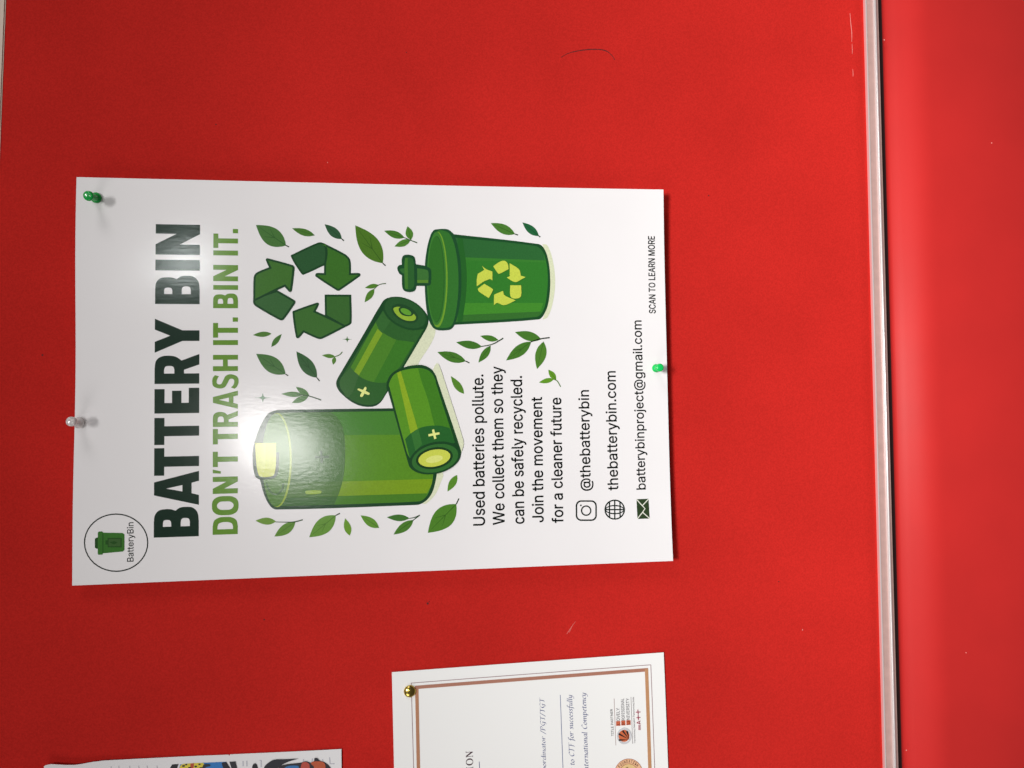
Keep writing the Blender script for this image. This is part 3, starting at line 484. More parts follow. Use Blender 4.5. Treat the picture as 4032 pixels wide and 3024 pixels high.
laminate, nt, b = principled('red_laminate', (0.48, 0.019, 0.017, 1), 0.56, 0, 1.36)
add_bump(nt, b, 700, 0.00006, 0.4, 3); add_mottle(nt, b, (0.48, 0.019, 0.017, 1), 16, 0.04)
alu, nt, b = principled('brushed_aluminium', (0.82, 0.77, 0.76, 1), 0.34, 0.6)
add_bump(nt, b, 500, 0.00003, 0.5, 3, (0.02, 1, 1))
alu_flat, nt, b = principled('aluminium_red_reflection', (0.50, 0.32, 0.29, 1), 0.45, 0.2)  # aluminium with reflected red put into a darker, pinker base colour
add_bump(nt, b, 400, 0.00004, 0.5, 3, (0.05, 1, 1)); add_mottle(nt, b, (0.50, 0.32, 0.29, 1), 130, 0.07)
cream, nt, b = principled('cream_paint', (0.70, 0.56, 0.47, 1), 0.5); add_bump(nt, b, 300, 0.0001, 0.4)
black, nt, b = principled('gap_shade_black', (0.012, 0.002, 0.002, 1), 0.8)
def plastic(name, col, trans, rough=0.18):
    m, nt, b = principled(name, col, rough, 0, 1.49)
    b.inputs['Transmission Weight'].default_value = trans
    return m
green_plastic = plastic('green_plastic', (0.008, 0.44, 0.07, 1), 0.22)
bright_green = plastic('bright_green_plastic', (0.008, 0.62, 0.12, 1), 0.10)
clear_plastic = plastic('clear_plastic', (0.96, 0.91, 0.90, 1), 0.55, 0.12)
steel, nt, b = principled('pin_steel', (0.6, 0.6, 0.6, 1), 0.25, 1.0)
brass, nt, b = principled('brass', (0.66, 0.50, 0.12, 1), 0.22, 1.0); add_bump(nt, b, 300, 0.0002, 0.3)
mark_dark, nt, b = principled('scuff_dark', (0.10, 0.003, 0.003, 1), 0.8)
mark_light, nt, b = principled('scuff_light', (0.66, 0.22, 0.19, 1), 0.7)

# ------------------------------------------------------------------ notice board
zt = on(21, 0, BOARD_Y)[1]; RAIL_Y = BOARD_Y - 0.0012
z_rail = 0.5 * (on(3407, 0, RAIL_Y)[1] + on(3483, 3024, RAIL_Y)[1])
z_rbot = 0.5 * (on(3458, 0, RAIL_Y)[1] + on(3547, 3024, RAIL_Y)[1])
board = thing('notice_board', 'red cloth notice board with an aluminium rail along its lower edge', 'notice board', (0, BOARD_Y, 0))
# the cloth is pulled back round the lower edge into the rail's channel
cloth = [(BOARD_Y + .014, zt + .02), (BOARD_Y, zt + .02)]
yb = BOARD_Y
for k in range(15):
    t = k / 14; cloth.append((yb, z_rail + .013 - .017 * t)); yb += .017/14 * math.tan(math.radians(24 * t ** 1.2))
cloth.append((BOARD_Y + .014, z_rail - .004))
extrude_profile('backing', cloth, -0.75, 0.75, felt, board, smooth_faces=True).data.set_sharp_from_angle(angle=0.7)
TFY = BOARD_Y - 0.0012
zt0, zt1 = on(21, 0, TFY), on(0, 527, TFY)
sl_ = (zt1[1] - zt0[1]) / (zt1[0] - zt0[0])
bm = bmesh.new(); box_bm(bm, -0.75, 0.75, TFY, BOARD_Y + 0.013, zt0[1], zt0[1] + 0.06)
for v in bm.verts: v.co.z += sl_ * (v.co.x - zt0[0])
bmesh.ops.bevel(bm, geom=bm.edges[:], offset=0.0008, segments=2, affect='EDGES')
link_mesh('top_frame', bm, [cream], board)
# lower rail: thin lip, flat face, rounded bead, sloping foot
H = z_rail - z_rbot
def zz(t): return z_rail - H * t
RB = BOARD_Y + .012                        # back of the rail
flat = [(RB, zz(.102)), (RAIL_Y + .0003, zz(.102)), (RAIL_Y + .0003, zz(.54)), (RB, zz(.54))]
rail = extrude_profile('rail', flat, -0.75, 0.75, alu_flat, board)
lip = [(RB, zz(0)), (RAIL_Y, zz(0)), (RAIL_Y - .0005, zz(.02)), (RAIL_Y - .0006, zz(.06)), (RAIL_Y - .0003, zz(.09)), (RAIL_Y + .0006, zz(.10)), (RB, zz(.10))]
extrude_profile('lip', lip, -0.75, 0.75, alu, rail, smooth_faces=False)
rz, ry = H * .10, 0.0020
bead = [(RB, zz(.542))] + [(RAIL_Y - ry*math.sin(math.pi*k/12), zz(.642) + rz*math.cos(math.pi*k/12)) for k in range(13)] + [(RB, zz(.742))]
extrude_profile('bead', bead, -0.75, 0.75, alu, rail, smooth_faces=True)
foot = [(RB, zz(.744)), (RAIL_Y + .0003, zz(.744)), (RAIL_Y + .0012, zz(.97)), (RAIL_Y + .003, zz(1.0)), (RB, zz(1.0))]
extrude_profile('foot', foot, -0.75, 0.75, alu_flat, rail)

# scuffs, creases and pin holes left in the cloth
def scuff(name, pts, w, mat, depth=0.00012, n=6):
    q = [Vector(on(*p, BOARD_Y)) for p in pts]
    ext = [q[0]] + q + [q[-1]]; out = []
    for i in range(1, len(ext) - 2):
        p0, p1, p2, p3 = ext[i-1:i+3]
        for k in range(n):
            t = k / n
            out.append(0.5*((2*p1) + (p2-p0)*t + (2*p0-5*p1+4*p2-p3)*t*t + (3*p1-p0-3*p2+p3)*t**3))
    out.append(q[-1]); bm = bmesh.new(); rows = []; m = len(out)
    for i, p in enumerate(out):
        d = (out[min(m-1, i+1)] - out[max(0, i-1)]).normalized(); nn = Vector((-d.y, d.x))
        ww = w * (0.25 + 0.75 * math.sin(math.pi * min(1, max(0, (i+.3)/(m-.4)))) * (0.7 + 0.5*mnoise.noise((i*.9, w*900, 3))))
        ww = max(ww, w * .45)
        rows.append([bm.verts.new((p.x + nn.x*ww*s, BOARD_Y - (depth if s == 0 else -0.00002), p.y + nn.y*ww*s)) for s in (-1, 0, 1)])
    for a, b_ in zip(rows, rows[1:]):
        for j in (0, 1): bm.faces.new((a[j], a[j+1], b_[j+1], b_[j]))
    bmesh.ops.recalc_face_normals(bm, faces=bm.faces[:])
    return link_mesh(name, bm, [mat], board)
scuff('crease', [(2209, 226), (2240, 209), (2290, 198), (2345, 194), (2385, 200), (2408, 217), (2421, 236)], 0.0007, mark_dark)
scuff('scratch', [(2232, 2497), (2244, 2478), (2266, 2447)], 0.00028, mark_light)
scuff('scratch', [(2240, 2492), (2252, 2470)], 0.00018, mark_light)
scuff('scratch', [(3347, 52), (3350, 90), (3354, 130), (3354, 165)], 0.00045, mark_light)
scuff('scratch', [(3355, 172), (3356, 195), (3356, 212)], 0.0003, mark_light)
scuff('scratch', [(3358, 272), (3359, 290), (3359, 302)], 0.0003, mark_light)
for px, py, r in ((1684, 2376, .0009), (1690, 2368, .0005), (167, 1398, .0007), (1600, 206, .0005), (850, 490, .0005), (2790, 770, .0006), (1040, 2440, .0005), (3066, 2290, .0005)):
    x, z = on(px, py, BOARD_Y); bm = bmesh.new()
    lathe(bm, [(0, .0001), (r*.6, .00009), (r, .00002)], Matrix.Translation((x, BOARD_Y, z)) @ Matrix.Rotation(math.pi/2, 4, 'X'), 10)
    link_mesh('pin_hole', bm, [mark_dark], board)
for px, py, r in ((3160, 2480, .0004), (1290, 640, .0003)):
    x, z = on(px, py, BOARD_Y); bm = bmesh.new()
    lathe(bm, [(0, .00015), (r*.6, .00012), (r, .00002)], Matrix.Translation((x, BOARD_Y, z)) @ Matrix.Rotation(math.pi/2, 4, 'X') @ Matrix.Scale(1.8, 4, (1, 0, 0)), 8)
    link_mesh('lint_speck', bm, [mark_light], board)

# ------------------------------------------------------------------ red panel below the board
pan = thing('wall_panel', 'glossy plain red panel with a rounded edge below the aluminium rail', 'panel', (0, BOARD_Y, z_rbot))
PY = BOARD_Y + 0.004
zp = 0.5 * (on(3477, 0, PY + .014)[1] + on(3568, 3024, PY + .014)[1])
def TILT(t): return 31 * (0.5 - 0.5*math.cos(math.pi * min(1, t / .85))) + 22 * max(0, (t - .80) / .20)
prof = []
Lr = 0.038
n = 24
yy = PY; pts = []
for k in range(n + 1):                        # from the flat face up to the gap the tilt grows
    t = k / n; z = zp - Lr * (1 - t); pts.append((yy, z)); yy += (Lr / n) * math.tan(math.radians(TILT(t + .5/n)))
prof = [(PY, zp - 0.40)] + pts + [(yy + .02, zp), (yy + .02, zp - 0.40)]
extrude_profile('panel_face', prof, -0.75, 0.75, laminate, pan, smooth_faces=True)
bm = bmesh.new(); box_bm(bm, -0.75, 0.75, BOARD_Y + .022, BOARD_Y + .05, zp - .002, z_rail - .0045)  # near-black box added behind the gap to stand for its shade
link_mesh('gap_shade', bm, [black], pan)
for px, py, r in ((3482, 157, .0007), (3569, 2954, .0006), (3804, 2570, .0005), (3905, 563, .0006)):
    x, z = on(px, py, PY); bm = bmesh.new()
    yq = PY
    for a_, b_ in zip(pts, pts[1:]):
        if a_[1] <= z <= b_[1]: yq = a_[0]
    lathe(bm, [(0, .0003), (r*.6, .0002), (r, -.0001)], Matrix.Translation((x, yq - .0001, z)) @ Matrix.Rotation(math.pi/2, 4, 'X') , 8)
    link_mesh('paint_chip', bm, [mark_light], pan)

# ------------------------------------------------------------------ poster
W2, H2 = 0.1524, 0.2286
def pc(x, z):
    v = R_turn @ Vector((x, 0, z)); return (v.x, v.z)
poster = thing('poster', 'large white battery recycling poster with green artwork, held by three pushpins', 'poster', (0, 0, 0))
def wob(u, v):                                 # the upper edge bows a little, seen from the front
    return (0, 0.0009 * math.sin(u * math.pi) * max(0, 1 - v * 6) * (-1) + 0.0006*math.sin(u*9)*max(0, 1 - v*6))
sheet('paper', [pc(-W2, H2), pc(W2, H2), pc(W2, -H2), pc(-W2, -H2)], poster_y, paper, poster, edge=wob)

def part(name, z0=1, heavy=False):
    p = Print(name, poster, poster_y, z0); p.heavy = heavy; return p

# headline
p = part('headline', heavy=True)
def s1(v): return 640 + v * .48222
def s2(v): return 1440 + v * .54237
p.glyphs([('B', s2(1238), s2(1022)), ('A', s2(1010), s2(763)), ('T', s2(792), s2(593)), ('T', s2(570), s2(375)), ('E', s2(343), s2(160)),
          ('R', s2(130), s1(1563)), ('Y', s1(1552), s1(1277)), ('B', s1(1157), s1(927)), ('I', s1(884), s1(798)), ('N', s1(756), s1(510))],
         (782, 2111), (788, 886), (604.5, 2111), '142c20')
p.done()
# slogan
p = part('slogan')
p.glyphs([('D', s2(1222), s2(1095)), ('O', s2(1082), s2(944)), ('N', s2(926), s2(803)), ("'", s2(780), s2(750)), ('T', s2(732), s2(621)),
          ('T', s2(568), s2(456)), ('R', s2(442), s2(328)), ('A', s2(312), s2(181)), ('S', s2(167), s2(62)), ('H', s2(38), s1(1570)),
          ('I', s1(1490), s1(1450)), ('T', s1(1430), s1(1310)), ('.', s1(1300), s1(1265)),
          ('B', s1(1190), s1(1070)), ('I', s1(1040), s1(1002)), ('N', s1(970), s1(838)), ('I', s1(760), s1(720)), ('T', s1(700), s1(583)), ('.', s1(578), s1(543))],
         (936, 2103), (937.5, 902), (837, 2103), '638d30')
p.done()
# logo
p = part('logo')
p.ring([ZL(*q) for q in ellipse(863, 870, 702, 637)], [ZL(*q) for q in ellipse(863, 870, 677, 611)], '1c2620')
p.fill(P(ZL, (400,785,1),(440,758,1),(475,758,1),(475,1002,1),(430,1000,1),(400,975,1)), '23491f')
p.fill(P(ZL, (465,655,1),(490,625,1),(560,625,1),(580,650,1),(1005,658,1),(1045,692,1),(1045,1030,1),(1008,1064,1),(582,1100,1),(562,1130,1),(480,1133,1),(462,1112,1)), '39702a')
p.fill(P(ZL, (560,660,1),(590,690,1),(590,1070,1),(560,1100,1)), '2c5c22')
p.fill(P(ZL, (632,820,1),(680,820,1),(680,765,1),(985,765,1),(985,970,1),(680,970,1),(680,910,1),(632,910,1)), '264f1e')
p.fill(P(ZL, (700,788,1),(960,788,1),(960,948,1),(700,948,1)), '3c6030')
p.fill(P(ZL, (715,865,1),(820,832,1),(900,868,1),(820,905,1)), '264f1e')
logo = p.done()
p = part('logo_text'); p.parent = logo
p.text('BatteryBin', ZL(1240, 1280), ZL(1242, 425), ZL(1103, 1280), '1c2620', 0.05)
p.done()

# sentences
for k, (s, a, e, t, rf) in enumerate([
    ('Used batteries pollute.', (184,1384), (172,155), (90,1384), 'H'), ('We collect them so they', (344,1378), (328,90), (250,1378), 'H'),
    ('can be safely recycled.', (505,1370), (487,168), (408,1370), 'b'), ('Join the movement', (662,1358), (650,340), (572,1358), 'H'),
    ('for a cleaner future', (822,1362), (806,345), (730,1362), 'b')]):
    if k == 0: p = part('sentence_text')
    p.text(s, Z7(*a), Z7(*e), Z7(*t), '0a110e', 0.17, rf)
p.done()
p = part('contact_text')
p.text('@thebatterybin', Z7(1048,1102), Z7(1033,283), Z7(960,1102), '0a110e', 0.15, 'b')
p.text('thebatterybin.com', Z7(1272,1098), Z7(1250,128), Z7(1184,1098), '0a110e', 0.15, 'b')
p.text('batterybinproject@gmail.com', Z7(1496,1092), Z8(1099,1220), Z7(1419,1092), '0a110e', 0.13, 'b')
p.text('SCAN TO LEARN MORE', Z8(1277,1130), Z8(1259,168), Z8(1196,1130), '0a110e', 0.13)
p.done()
p = part('camera_icon')
def rr(cx, cy, a, b_, r, n=6):
    out = []
    for (sx, sy, a0) in ((1,1,0), (-1,1,90), (-1,-1,180), (1,-1,270)):
        for k in range(n+1):
            t = math.radians(a0 + 90*k/n); out.append((cx + sx*(a-r) + r*math.cos(t), cy + sy*(b_-r) + r*math.sin(t)))
    return out
p.ring([Z7(*q) for q in rr(1011,1265,86,84,44)], [Z7(*q) for q in rr(1011,1265,74,72,34)], '14201a')
p.ring([Z7(*q) for q in ellipse(1010,1265,43,43)], [Z7(*q) for q in ellipse(1010,1265,32,32)], '14201a')
p.fill([Z7(*q) for q in ellipse(967,1222,7,7,0,14)], '14201a', raw=True)
p.done()
p = part('globe_icon')
p.ring([Z7(*q) for q in ellipse(1243,1257,84,82)], [Z7(*q) for q in ellipse(1243,1257,73,71)], '14201a')
p.ring([Z7(*q) for q in ellipse(1243,1257,78,38)], [Z7(*q) for q in ellipse(1243,1257,71,28)], '14201a')
for q in (((1243,1180),(1243,1334)), ((1165,1257),(1321,1257)), ((1200,1190),(1200,1324)), ((1286,1190),(1286,1324))):
    p.stroke([Z7(*q[0]), Z7(*q[1])], 5.0, '14201a')
p.done()
p = part('envelope_icon')
p.fill(P(Z7, (1421,1172,1),(1520,1168,1),(1528,1330,1),(1428,1333,1)), '2e3f26')
for q in (((1422,1174),(1468,1225)), ((1468,1225),(1490,1249),(1470,1278)), ((1470,1278),(1428,1331)), ((1468,1225),(1520,1170)), ((1470,1278),(1527,1329))):
    p.stroke([Z7(*c) for c in q], 3.6, 'dfe0d2')
p.done()

# recycling arrows
def arrow(p, outline, col, dark='1f4527', grow=8):
    p.fill(outline, dark, n=4); p.fill(outline, col, -grow, n=4)
p = part('recycling_emblem')
arrow(p, P(Z3, (566,465),(600,440),(845,325),(900,316),(950,350),(965,420,1),(960,552,1),(930,566,1),(705,668),(680,655)), '2c5632')
arrow(p, P(Z3, (900,316,1),(935,330),(1160,445),(1205,490),(1220,540),(1222,650,1),(1315,650),(1325,672),(1310,690),(1100,838),(1080,843),(1060,835),(840,690),(832,668),(850,650),(928,650,1),(928,560,1),(945,400)), '3b6d28')
arrow(p, P(Z3, (934,884,1),(1224,884,1),(1228,1185),(1205,1215),(1150,1240,1),(938,1120,1)), '39662f')
arrow(p, P(Z3, (584,1075),(600,1060),(850,972),(872,980),(870,1000),(838,1064,1),(935,1108,1),(1150,1212,1),(1160,1238,1),(930,1355),(890,1369),(850,1362),(708,1298,1),(660,1352),(640,1360),(622,1345)), '3d6b30')
arrow(p, P(Z3, (158,925,1),(205,905,1),(385,845,1),(420,838,1),(605,945),(617,962),(610,985),(495,1150),(470,1165),(440,1160),(190,1015),(160,980)), '3a6438')
arrow(p, P(Z3, (163,700),(180,660),(215,635),(330,588,1),(296,510),(305,490),(325,492),(580,562),(604,580),(607,610),(578,840),(562,857),(545,850),(500,800,1),(415,838,1),(200,945,1),(158,965,1)), '416f2f')
p.done()

# leaves and sprigs round the artwork
def leafpart(fn):
    p = part('leaf_picture'); fn(p); p.done()
V = '2f5226'
G = [
 lambda p: p.leaf(Z3, (188,127), (515,350), 104, '477339', 90, [(547,365)], '2f5a2c'),
 lambda p: p.leaf(Z3, (580,163), (825,238), 40, '49742f', 34, None, '3a6226'),
 lambda p: p.leaf(Z3, (935,118), (1122,278), 50, '30573a', 46, [(1145,298)], '264a2c'),
 lambda p: p.leaf(Z3, (1268,130), (1568,542), 112, '4b7426', 108, [(1598,570)], '34591f'),
 lambda p: (p.leaf(Z3, (1373,810), (1520,778), 24, '4f7c2c'), p.leaf(Z3, (1370,968), (1475,822), 33, '4f7c2c'),
            p.stroke(P(Z3, (1470,826),(1515,785),(1555,768),(1603,762)), 2.6, '3a5a28', 3.6, 4)),
 lambda p: p.leaf(Z3, (155,1325), (356,1310), 28, '4f7935'),
 lambda p: p.leaf(Z3, (467,1315), (357,1452), 30, '4a7536', 26, None, '3e662c'),
 lambda p: (p.leaf(Z3, (907,1545), (1050,1560), 22, '557f35'), p.leaf(Z3, (1027,1648), (1046,1562), 22, '557f35'),
            p.stroke(P(Z3, (1048,1560),(1098,1540),(1128,1508)), 3, '466b2c', 4, 4)),
 lambda p: p.leaf(Z3, (190,1530), (510,1750), 84, '45703a', 86, [(538,1768)], '2f5a2c'),
 lambda p: p.leaf(Z3, (627,1503), (852,1790), 76, '355d36', 66, [(880,1826)], '284b2a'),
 lambda p: (p.leaf(Z4, (410,125), (625,133), 25, '567f49'), p.leaf(Z4, (553,57), (682,142), 30, '567f49', 26, None, '436a3a'), p.leaf(Z4, (513,212), (676,146), 30, '567f49', 28, None, '436a3a'),
            p.stroke(P(Z4, (560,130),(680,146),(797,185)), 3, '2f4a2c', 4.5, 4)),
 lambda p: (p.leaf(Z4, (163,1352), (360,1360), 34, '6c9238'), p.leaf(Z4, (345,1505), (548,1365), 52, '5f8a36', 44, None, '4b712b'),
            p.stroke(P(Z4, (356,1364),(470,1366),(545,1362),(620,1343)), 2.6, '31502a', 5, 4)),
 lambda p: p.leaf(Z4, (683,1512), (940,1300), 78, '64913a', 72, [(980,1280)], '4a7229'),
 lambda p: p.leaf(Z4, (1030,1328), (1075,1495), 34, '699530'),
 lambda p: p.leaf(Z4, (1180,1300), (1358,1420), 42, '5f8f33', 40, None, '4a7229'),
 lambda p: (p.leaf(Z4, (1433,1318), (1652,1328), 32, '3f6f2e'), p.leaf(Z4, (1498,1485), (1690,1345), 44, '4a7a2d', 38, None, '355d22'),
            p.stroke(P(Z4, (1650,1328),(1700,1320),(1752,1297)), 3, '24401f', 4, 3), p.stroke(P(Z4, (1684,1350),(1720,1322),(1752,1297)), 3, '24401f', 4, 3)),
 lambda p: p.leaf(Z4, (1830,1468), (2105,1190), 104, '4d7f2a', 92, [(2130,1137)], '345d1f'),
 lambda p: p.leaf(Z4, (2020,1070), (2113,910), 34, '57872c'),
 lambda p: p.leaf(Z6, (1675,1130), (1838,1348), 46, '55832e', 40),
 lambda p: p.leaf(Z6, (1508,832), (1860,945), 64, '44752a', 58, [(1905,967)], '335d22'),
 lambda p: (p.leaf(Z5, (37,203), (272,283), 42, '46762c', 40, None, '355d22'), p.leaf(Z5, (310,150), (350,308), 44, '4f8030', 42, None, '3b6626'), p.leaf(Z5, (158,385), (345,310), 40, '4f8030', 36, None, '3b6626'),
            p.stroke(P(Z5, (268,281),(345,314),(423,343)), 3, '2d4f22', 4, 3)),
 lambda p: p.leaf(Z5, (1280,115), (1562,243), 56, '48782f', 52, [(1598,255)], '335d22'),
 lambda p: p.leaf(Z5, (1648,108), (1840,266), 46, '23613a', 42, [(1858,278)], '1b4a2b'),
 lambda p: (p.leaf(Z5, (877,1503), (1178,1555), 48, '3f7029', 44), p.leaf(Z5, (1158,1430), (1370,1478), 36, '44752a', 32), p.leaf(Z6, (2015,962), (2165,755), 48, '44752a', 40, None, '335d22'),
            p.stroke(P(Z5, (1172,1552),(1290,1530),(1370,1490),(1427,1455)), 3.5, '1f3a1a', 5, 4)),
 lambda p: (p.leaf(Z5, (1563,1385), (1870,1470), 56, '44752a', 52), p.leaf(Z5, (1460,1715), (1752,1497), 66, '44752a', 60, None, '335d22'), p.leaf(ZF, (1160,797), (1174,738), 12.5, '4d7c2c', 11, None, '3b6626'),
            p.stroke(P(Z5, (1748,1500),(1850,1466),(1968,1450)), 3.5, '16240f', 5, 4)),
 lambda p: (p.leaf(Z7, (626,220), (750,192), 20, '5f9127'), p.leaf(Z7, (703,115), (766,195), 24, '5f9127', 22, None, '47701c'),
            p.stroke(P(Z7, (742,192),(775,207),(803,255)), 3, '47701c', 4, 4)),
]
for g in G: leafpart(g)
def star(fr, cx, cy, a, b_, col):
    p = part('sparkle_picture'); q = []
    for k in range(4):
        t = math.pi/2*k; q.append((cx + a*math.cos(t), cy + b_*math.sin(t), 1)); t += math.pi/4
        q.append((cx + a*.26*math.cos(t), cy + b_*.30*math.sin(t)))
    p.fill(P(fr, *q), col); p.done()
star(Z3, 1180, 1371, 56, 36, '46733a'); star(Z4, 233, 163, 84, 46, '7f9c83')

# bin
p = part('bin_picture')
p.fill(P(Z5, (1880,360,1),(1940,375),(2005,560),(2032,800),(2005,1040),(1945,1210),(1885,1240,1),(1960,1000),(1970,800),(1950,560)), 'd3d9b8')
p.fill(P(Z5, (820,240,1),(1830,358),(1895,400),(1945,520),(1972,700),(1972,900),(1945,1080),(1895,1190),(1840,1237),(820,1302,1)), '1b4a27')
inner = [(860,282,1),(1800,382),(1880,440),(1925,560),(1945,720),(1940,900),(1912,1080),(1868,1170),(1815,1208),(860,1270,1)]
p.fill(P(Z5, *inner), '31772a')
p.fill(P(Z5, (860,282,1),(1800,382),(1880,440),(1912,550,1),(860,508,1)), '2c6432')
p.fill(P(Z5, (860,508,1),(1912,550,1),(1925,575,1),(860,545,1)), '377a2d')
p.fill(P(Z5, (860,1045,1),(1895,1045,1),(1862,1145,1),(860,1188,1)), '40862b')
p.fill(P(Z5, (860,1188,1),(1862,1145,1),(1850,1185),(1815,1208),(860,1270,1)), '346b2c')
p.fill(P(Z5, (895,285,1),(950,292,1),(985,520),(1000,760),(985,1000),(950,1265,1),(895,1270,1)), '256027')
p.fill(P(Z5, (640,188),(770,185),(820,215),(855,255),(900,400),(932,600),(937,900),(908,1130),(870,1270),(838,1332),(795,1359),(650,1359),(590,1310),(545,1200),(515,950),(513,600),(538,400),(578,255),(608,205)), '1e4d2b')
p.fill(P(Z5, (660,215),(765,214),(820,270),(870,420),(900,640),(902,900),(878,1130),(835,1290),(785,1330),(660,1332),(620,1300)), '33702d')
p.fill([Z5(*q) for q in ellipse(660, 772, 118, 558)], '6c9a2f', raw=True)
p.fill([Z5(*q) for q in ellipse(648, 760, 112, 545)], '3c7a30', raw=True)
p.fill([Z5(*q) for q in ellipse(648, 768, 96, 505)], '2b5f27', raw=True)
p.fill([Z5(*q) for q in ellipse(641, 766, 92, 498)], '316c28', raw=True)
p.fill(P(Z5, (190,640),(210,606),(243,600,1),(243,530),(262,492),(305,482),(360,490),(392,515),(405,592,1),(510,610,1),(575,645),(588,690),(582,820),(560,842),(412,845,1),(402,888),(370,913),(300,914),(260,890),(246,840),(244,722,1),(212,700)), '1d4a2b')
p.fill(P(Z5, (222,652),(272,640,1),(276,705,1),(245,692)), '356b35')
p.fill(P(Z5, (422,640,1),(535,660),(554,690),(552,812,1),(424,812,1)), '3c7034')
p.fill(P(Z5, (422,778,1),(553,778,1),(552,812,1),(424,812,1)), '56852f')
p.fill(P(Z5, (280,525),(345,520),(378,550),(388,700),(385,850),(350,884),(290,882),(278,860)), '2c602e')
p.fill(P(Z5, (280,525),(312,524,1),(316,882,1),(290,882),(278,860)), '42782f')
lay = p.layer; bin_ = p.done()
p = part('recycling_mark', lay); p.parent = bin_
# recycling mark on the bin
for q in ([(1180,614,1),(1225,650),(1300,680,1),(1300,782,1),(1272,765,1),(1200,795),(1118,852,1),(1118,770),(1130,705,1),(1205,662,1)],
          [(1130,880,1),(1205,822,1),(1305,885),(1303,905),(1258,988,1),(1160,925),(1135,900)],
          [(1312,622),(1320,610),(1400,560),(1450,558),(1480,595),(1488,652,1),(1380,706),(1365,700)],
          [(1500,583,1),(1600,645),(1622,680),(1630,728,1),(1686,745,1),(1630,775),(1575,803),(1530,790),(1466,748,1),(1502,735,1)],
          [(1508,840,1),(1635,840,1),(1635,955),(1610,988),(1540,992),(1508,960)],
          [(1320,955),(1330,945),(1424,905,1),(1440,955),(1570,1015,1),(1470,1063),(1420,1070),(1355,1045),(1318,1072,1)]):
    p.fill(P(Z5, *q), 'c3cf4e')
p.done()

SH = 'd6dbbd'
# battery leaning on the bin
p = part('battery_picture')
p.fill(P(Z6, (1405,470,1),(1485,555),(1435,720),(1300,930),(1270,990,1),(1090,1010,1)), SH)
p.fill(P(Z6, (830,215),(880,172),(960,151),(1060,154),(1180,193),(1310,283),(1380,368),(1400,440),(1385,520),(1330,620),(1100,1010),(1050,1095),(880,1345),(820,1440),(760,1490),(680,1509),(560,1496),(440,1440),(320,1340),(270,1265),(262,1200),(300,1120),(560,680)), '1b4526')
p.fill(P(Z6, (838,318,1),(960,460),(1100,530),(1240,560),(1345,545,1),(1280,650),(1050,1050),(880,1320),(800,1440),(690,1483),(560,1468),(430,1405),(325,1295),(303,1210),(330,1140)), '2f5f2c')
midcap = [(748,462,1),(800,556),(900,632),(1040,692),(1228,712,1)]
lowcap = [(870,1212,1),(740,1206),(620,1172),(520,1110),(440,1022,1)]
p.fill(P(Z6, *(midcap + lowcap)), '4a8029')
p.fill(P(Z6, (1002,682,1),(1228,712,1),(1050,1010,1),(870,1212,1),(740,1206),(728,1200,1)), '3a7526')
p.fill(P(Z6, (772,545,1),(832,602,1),(542,1122,1),(484,1072,1)), '7ba02b')
p.fill(P(Z6, (838,330,1),(905,430),(935,450,1),(832,602,1),(790,556),(748,462,1)), '356631')
p.fill(P(Z6, (440,1022,1),(484,1072,1),(542,1122,1),(420,1385),(330,1295),(303,1210),(330,1140)), '3b6636')
p.fill([Z6(*q) for q in ellipse(1113, 357, 293, 178, 27)], '1f4a26', raw=True)
p.fill([Z6(*q) for q in ellipse(1113, 352, 272, 158, 27)], '29552d', raw=True)
p.fill([Z6(*q) for q in ellipse(1108, 358, 178, 98, 27)], '214828', raw=True)
p.fill(P(Z6, (966,302),(1000,277),(1052,275,1),(1030,305),(1062,365),(1130,391),(1190,386),(1220,362,1),(1245,402),(1232,436),(1180,449),(1100,436),(1015,382)), '8fb039')
p.fill([Z6(*q) for q in ellipse(1121, 335, 72, 34, 25)], '5f9a33', raw=True)
p.fill(P(Z6, (530,1285),(528,1300),(650,1360),(672,1355),(670,1335),(550,1285)), 'e0e78f')
p.fill(P(Z6, (618,1262),(635,1272),(630,1300),(588,1382),(562,1384),(558,1368)), 'e0e78f')
p.done()

# large battery standing upright
p = part('battery_picture')
p.fill(P(Z4, (1850,880,1),(1972,885),(1955,980),(1900,1100),(1815,1185),(1780,1190,1)), SH)
p.fill(P(Z4, (370,281),(400,279,1),(1500,264,1),(1700,600,1),(1920,880,1),(1903,980),(1872,1080),(1820,1152),(1755,1192),(1700,1200),(370,1244),(310,1216),(250,1110),(212,980),(205,952,1),(165,930),(142,850),(135,700),(150,600),(190,480),(232,392),(290,312)), '1c4227')
p.fill(P(Z4, (385,308,1),(1500,292,1),(1700,600,1),(1884,890,1),(1872,980),(1832,1090),(1790,1142),(1730,1166),(370,1214,1)), '4b832a')
p.fill(P(Z4, (900,524,1),(1640,520,1),(1884,890,1),(1876,948,1),(900,975,1)), '578a22')
p.fill(P(Z4, (900,300,1),(1500,292,1),(1600,520,1),(900,524,1)), '457f2e')
p.fill(P(Z4, (900,975,1),(1876,948,1),(1865,1000),(1822,1086,1),(900,1115,1)), '76981f')
p.fill(P(Z4, (900,1115,1),(1822,1086,1),(1790,1142),(1730,1166),(900,1195,1)), '467a24')
cap = [(385,308,1),(890,302,1),(960,360),(1005,450),(1025,560),(1030,700),(1020,880),(1000,990),(965,1100),(925,1195,1),(370,1214,1)]
p.fill(P(Z4, *cap), '426d2f')
p.fill(P(Z4, (480,978,1),(1003,972,1),(985,1040),(955,1118,1),(450,1130,1)), '456f2a')
p.fill(P(Z4, (450,1130,1),(955,1118,1),(925,1195,1),(375,1212,1)), '37642b')
p.fill([Z4(*q) for q in ellipse(372, 765, 142, 456)], '93ab3a', raw=True)
p.fill([Z4(*q) for q in ellipse(360, 765, 134, 450)], '4d7a2b', raw=True)
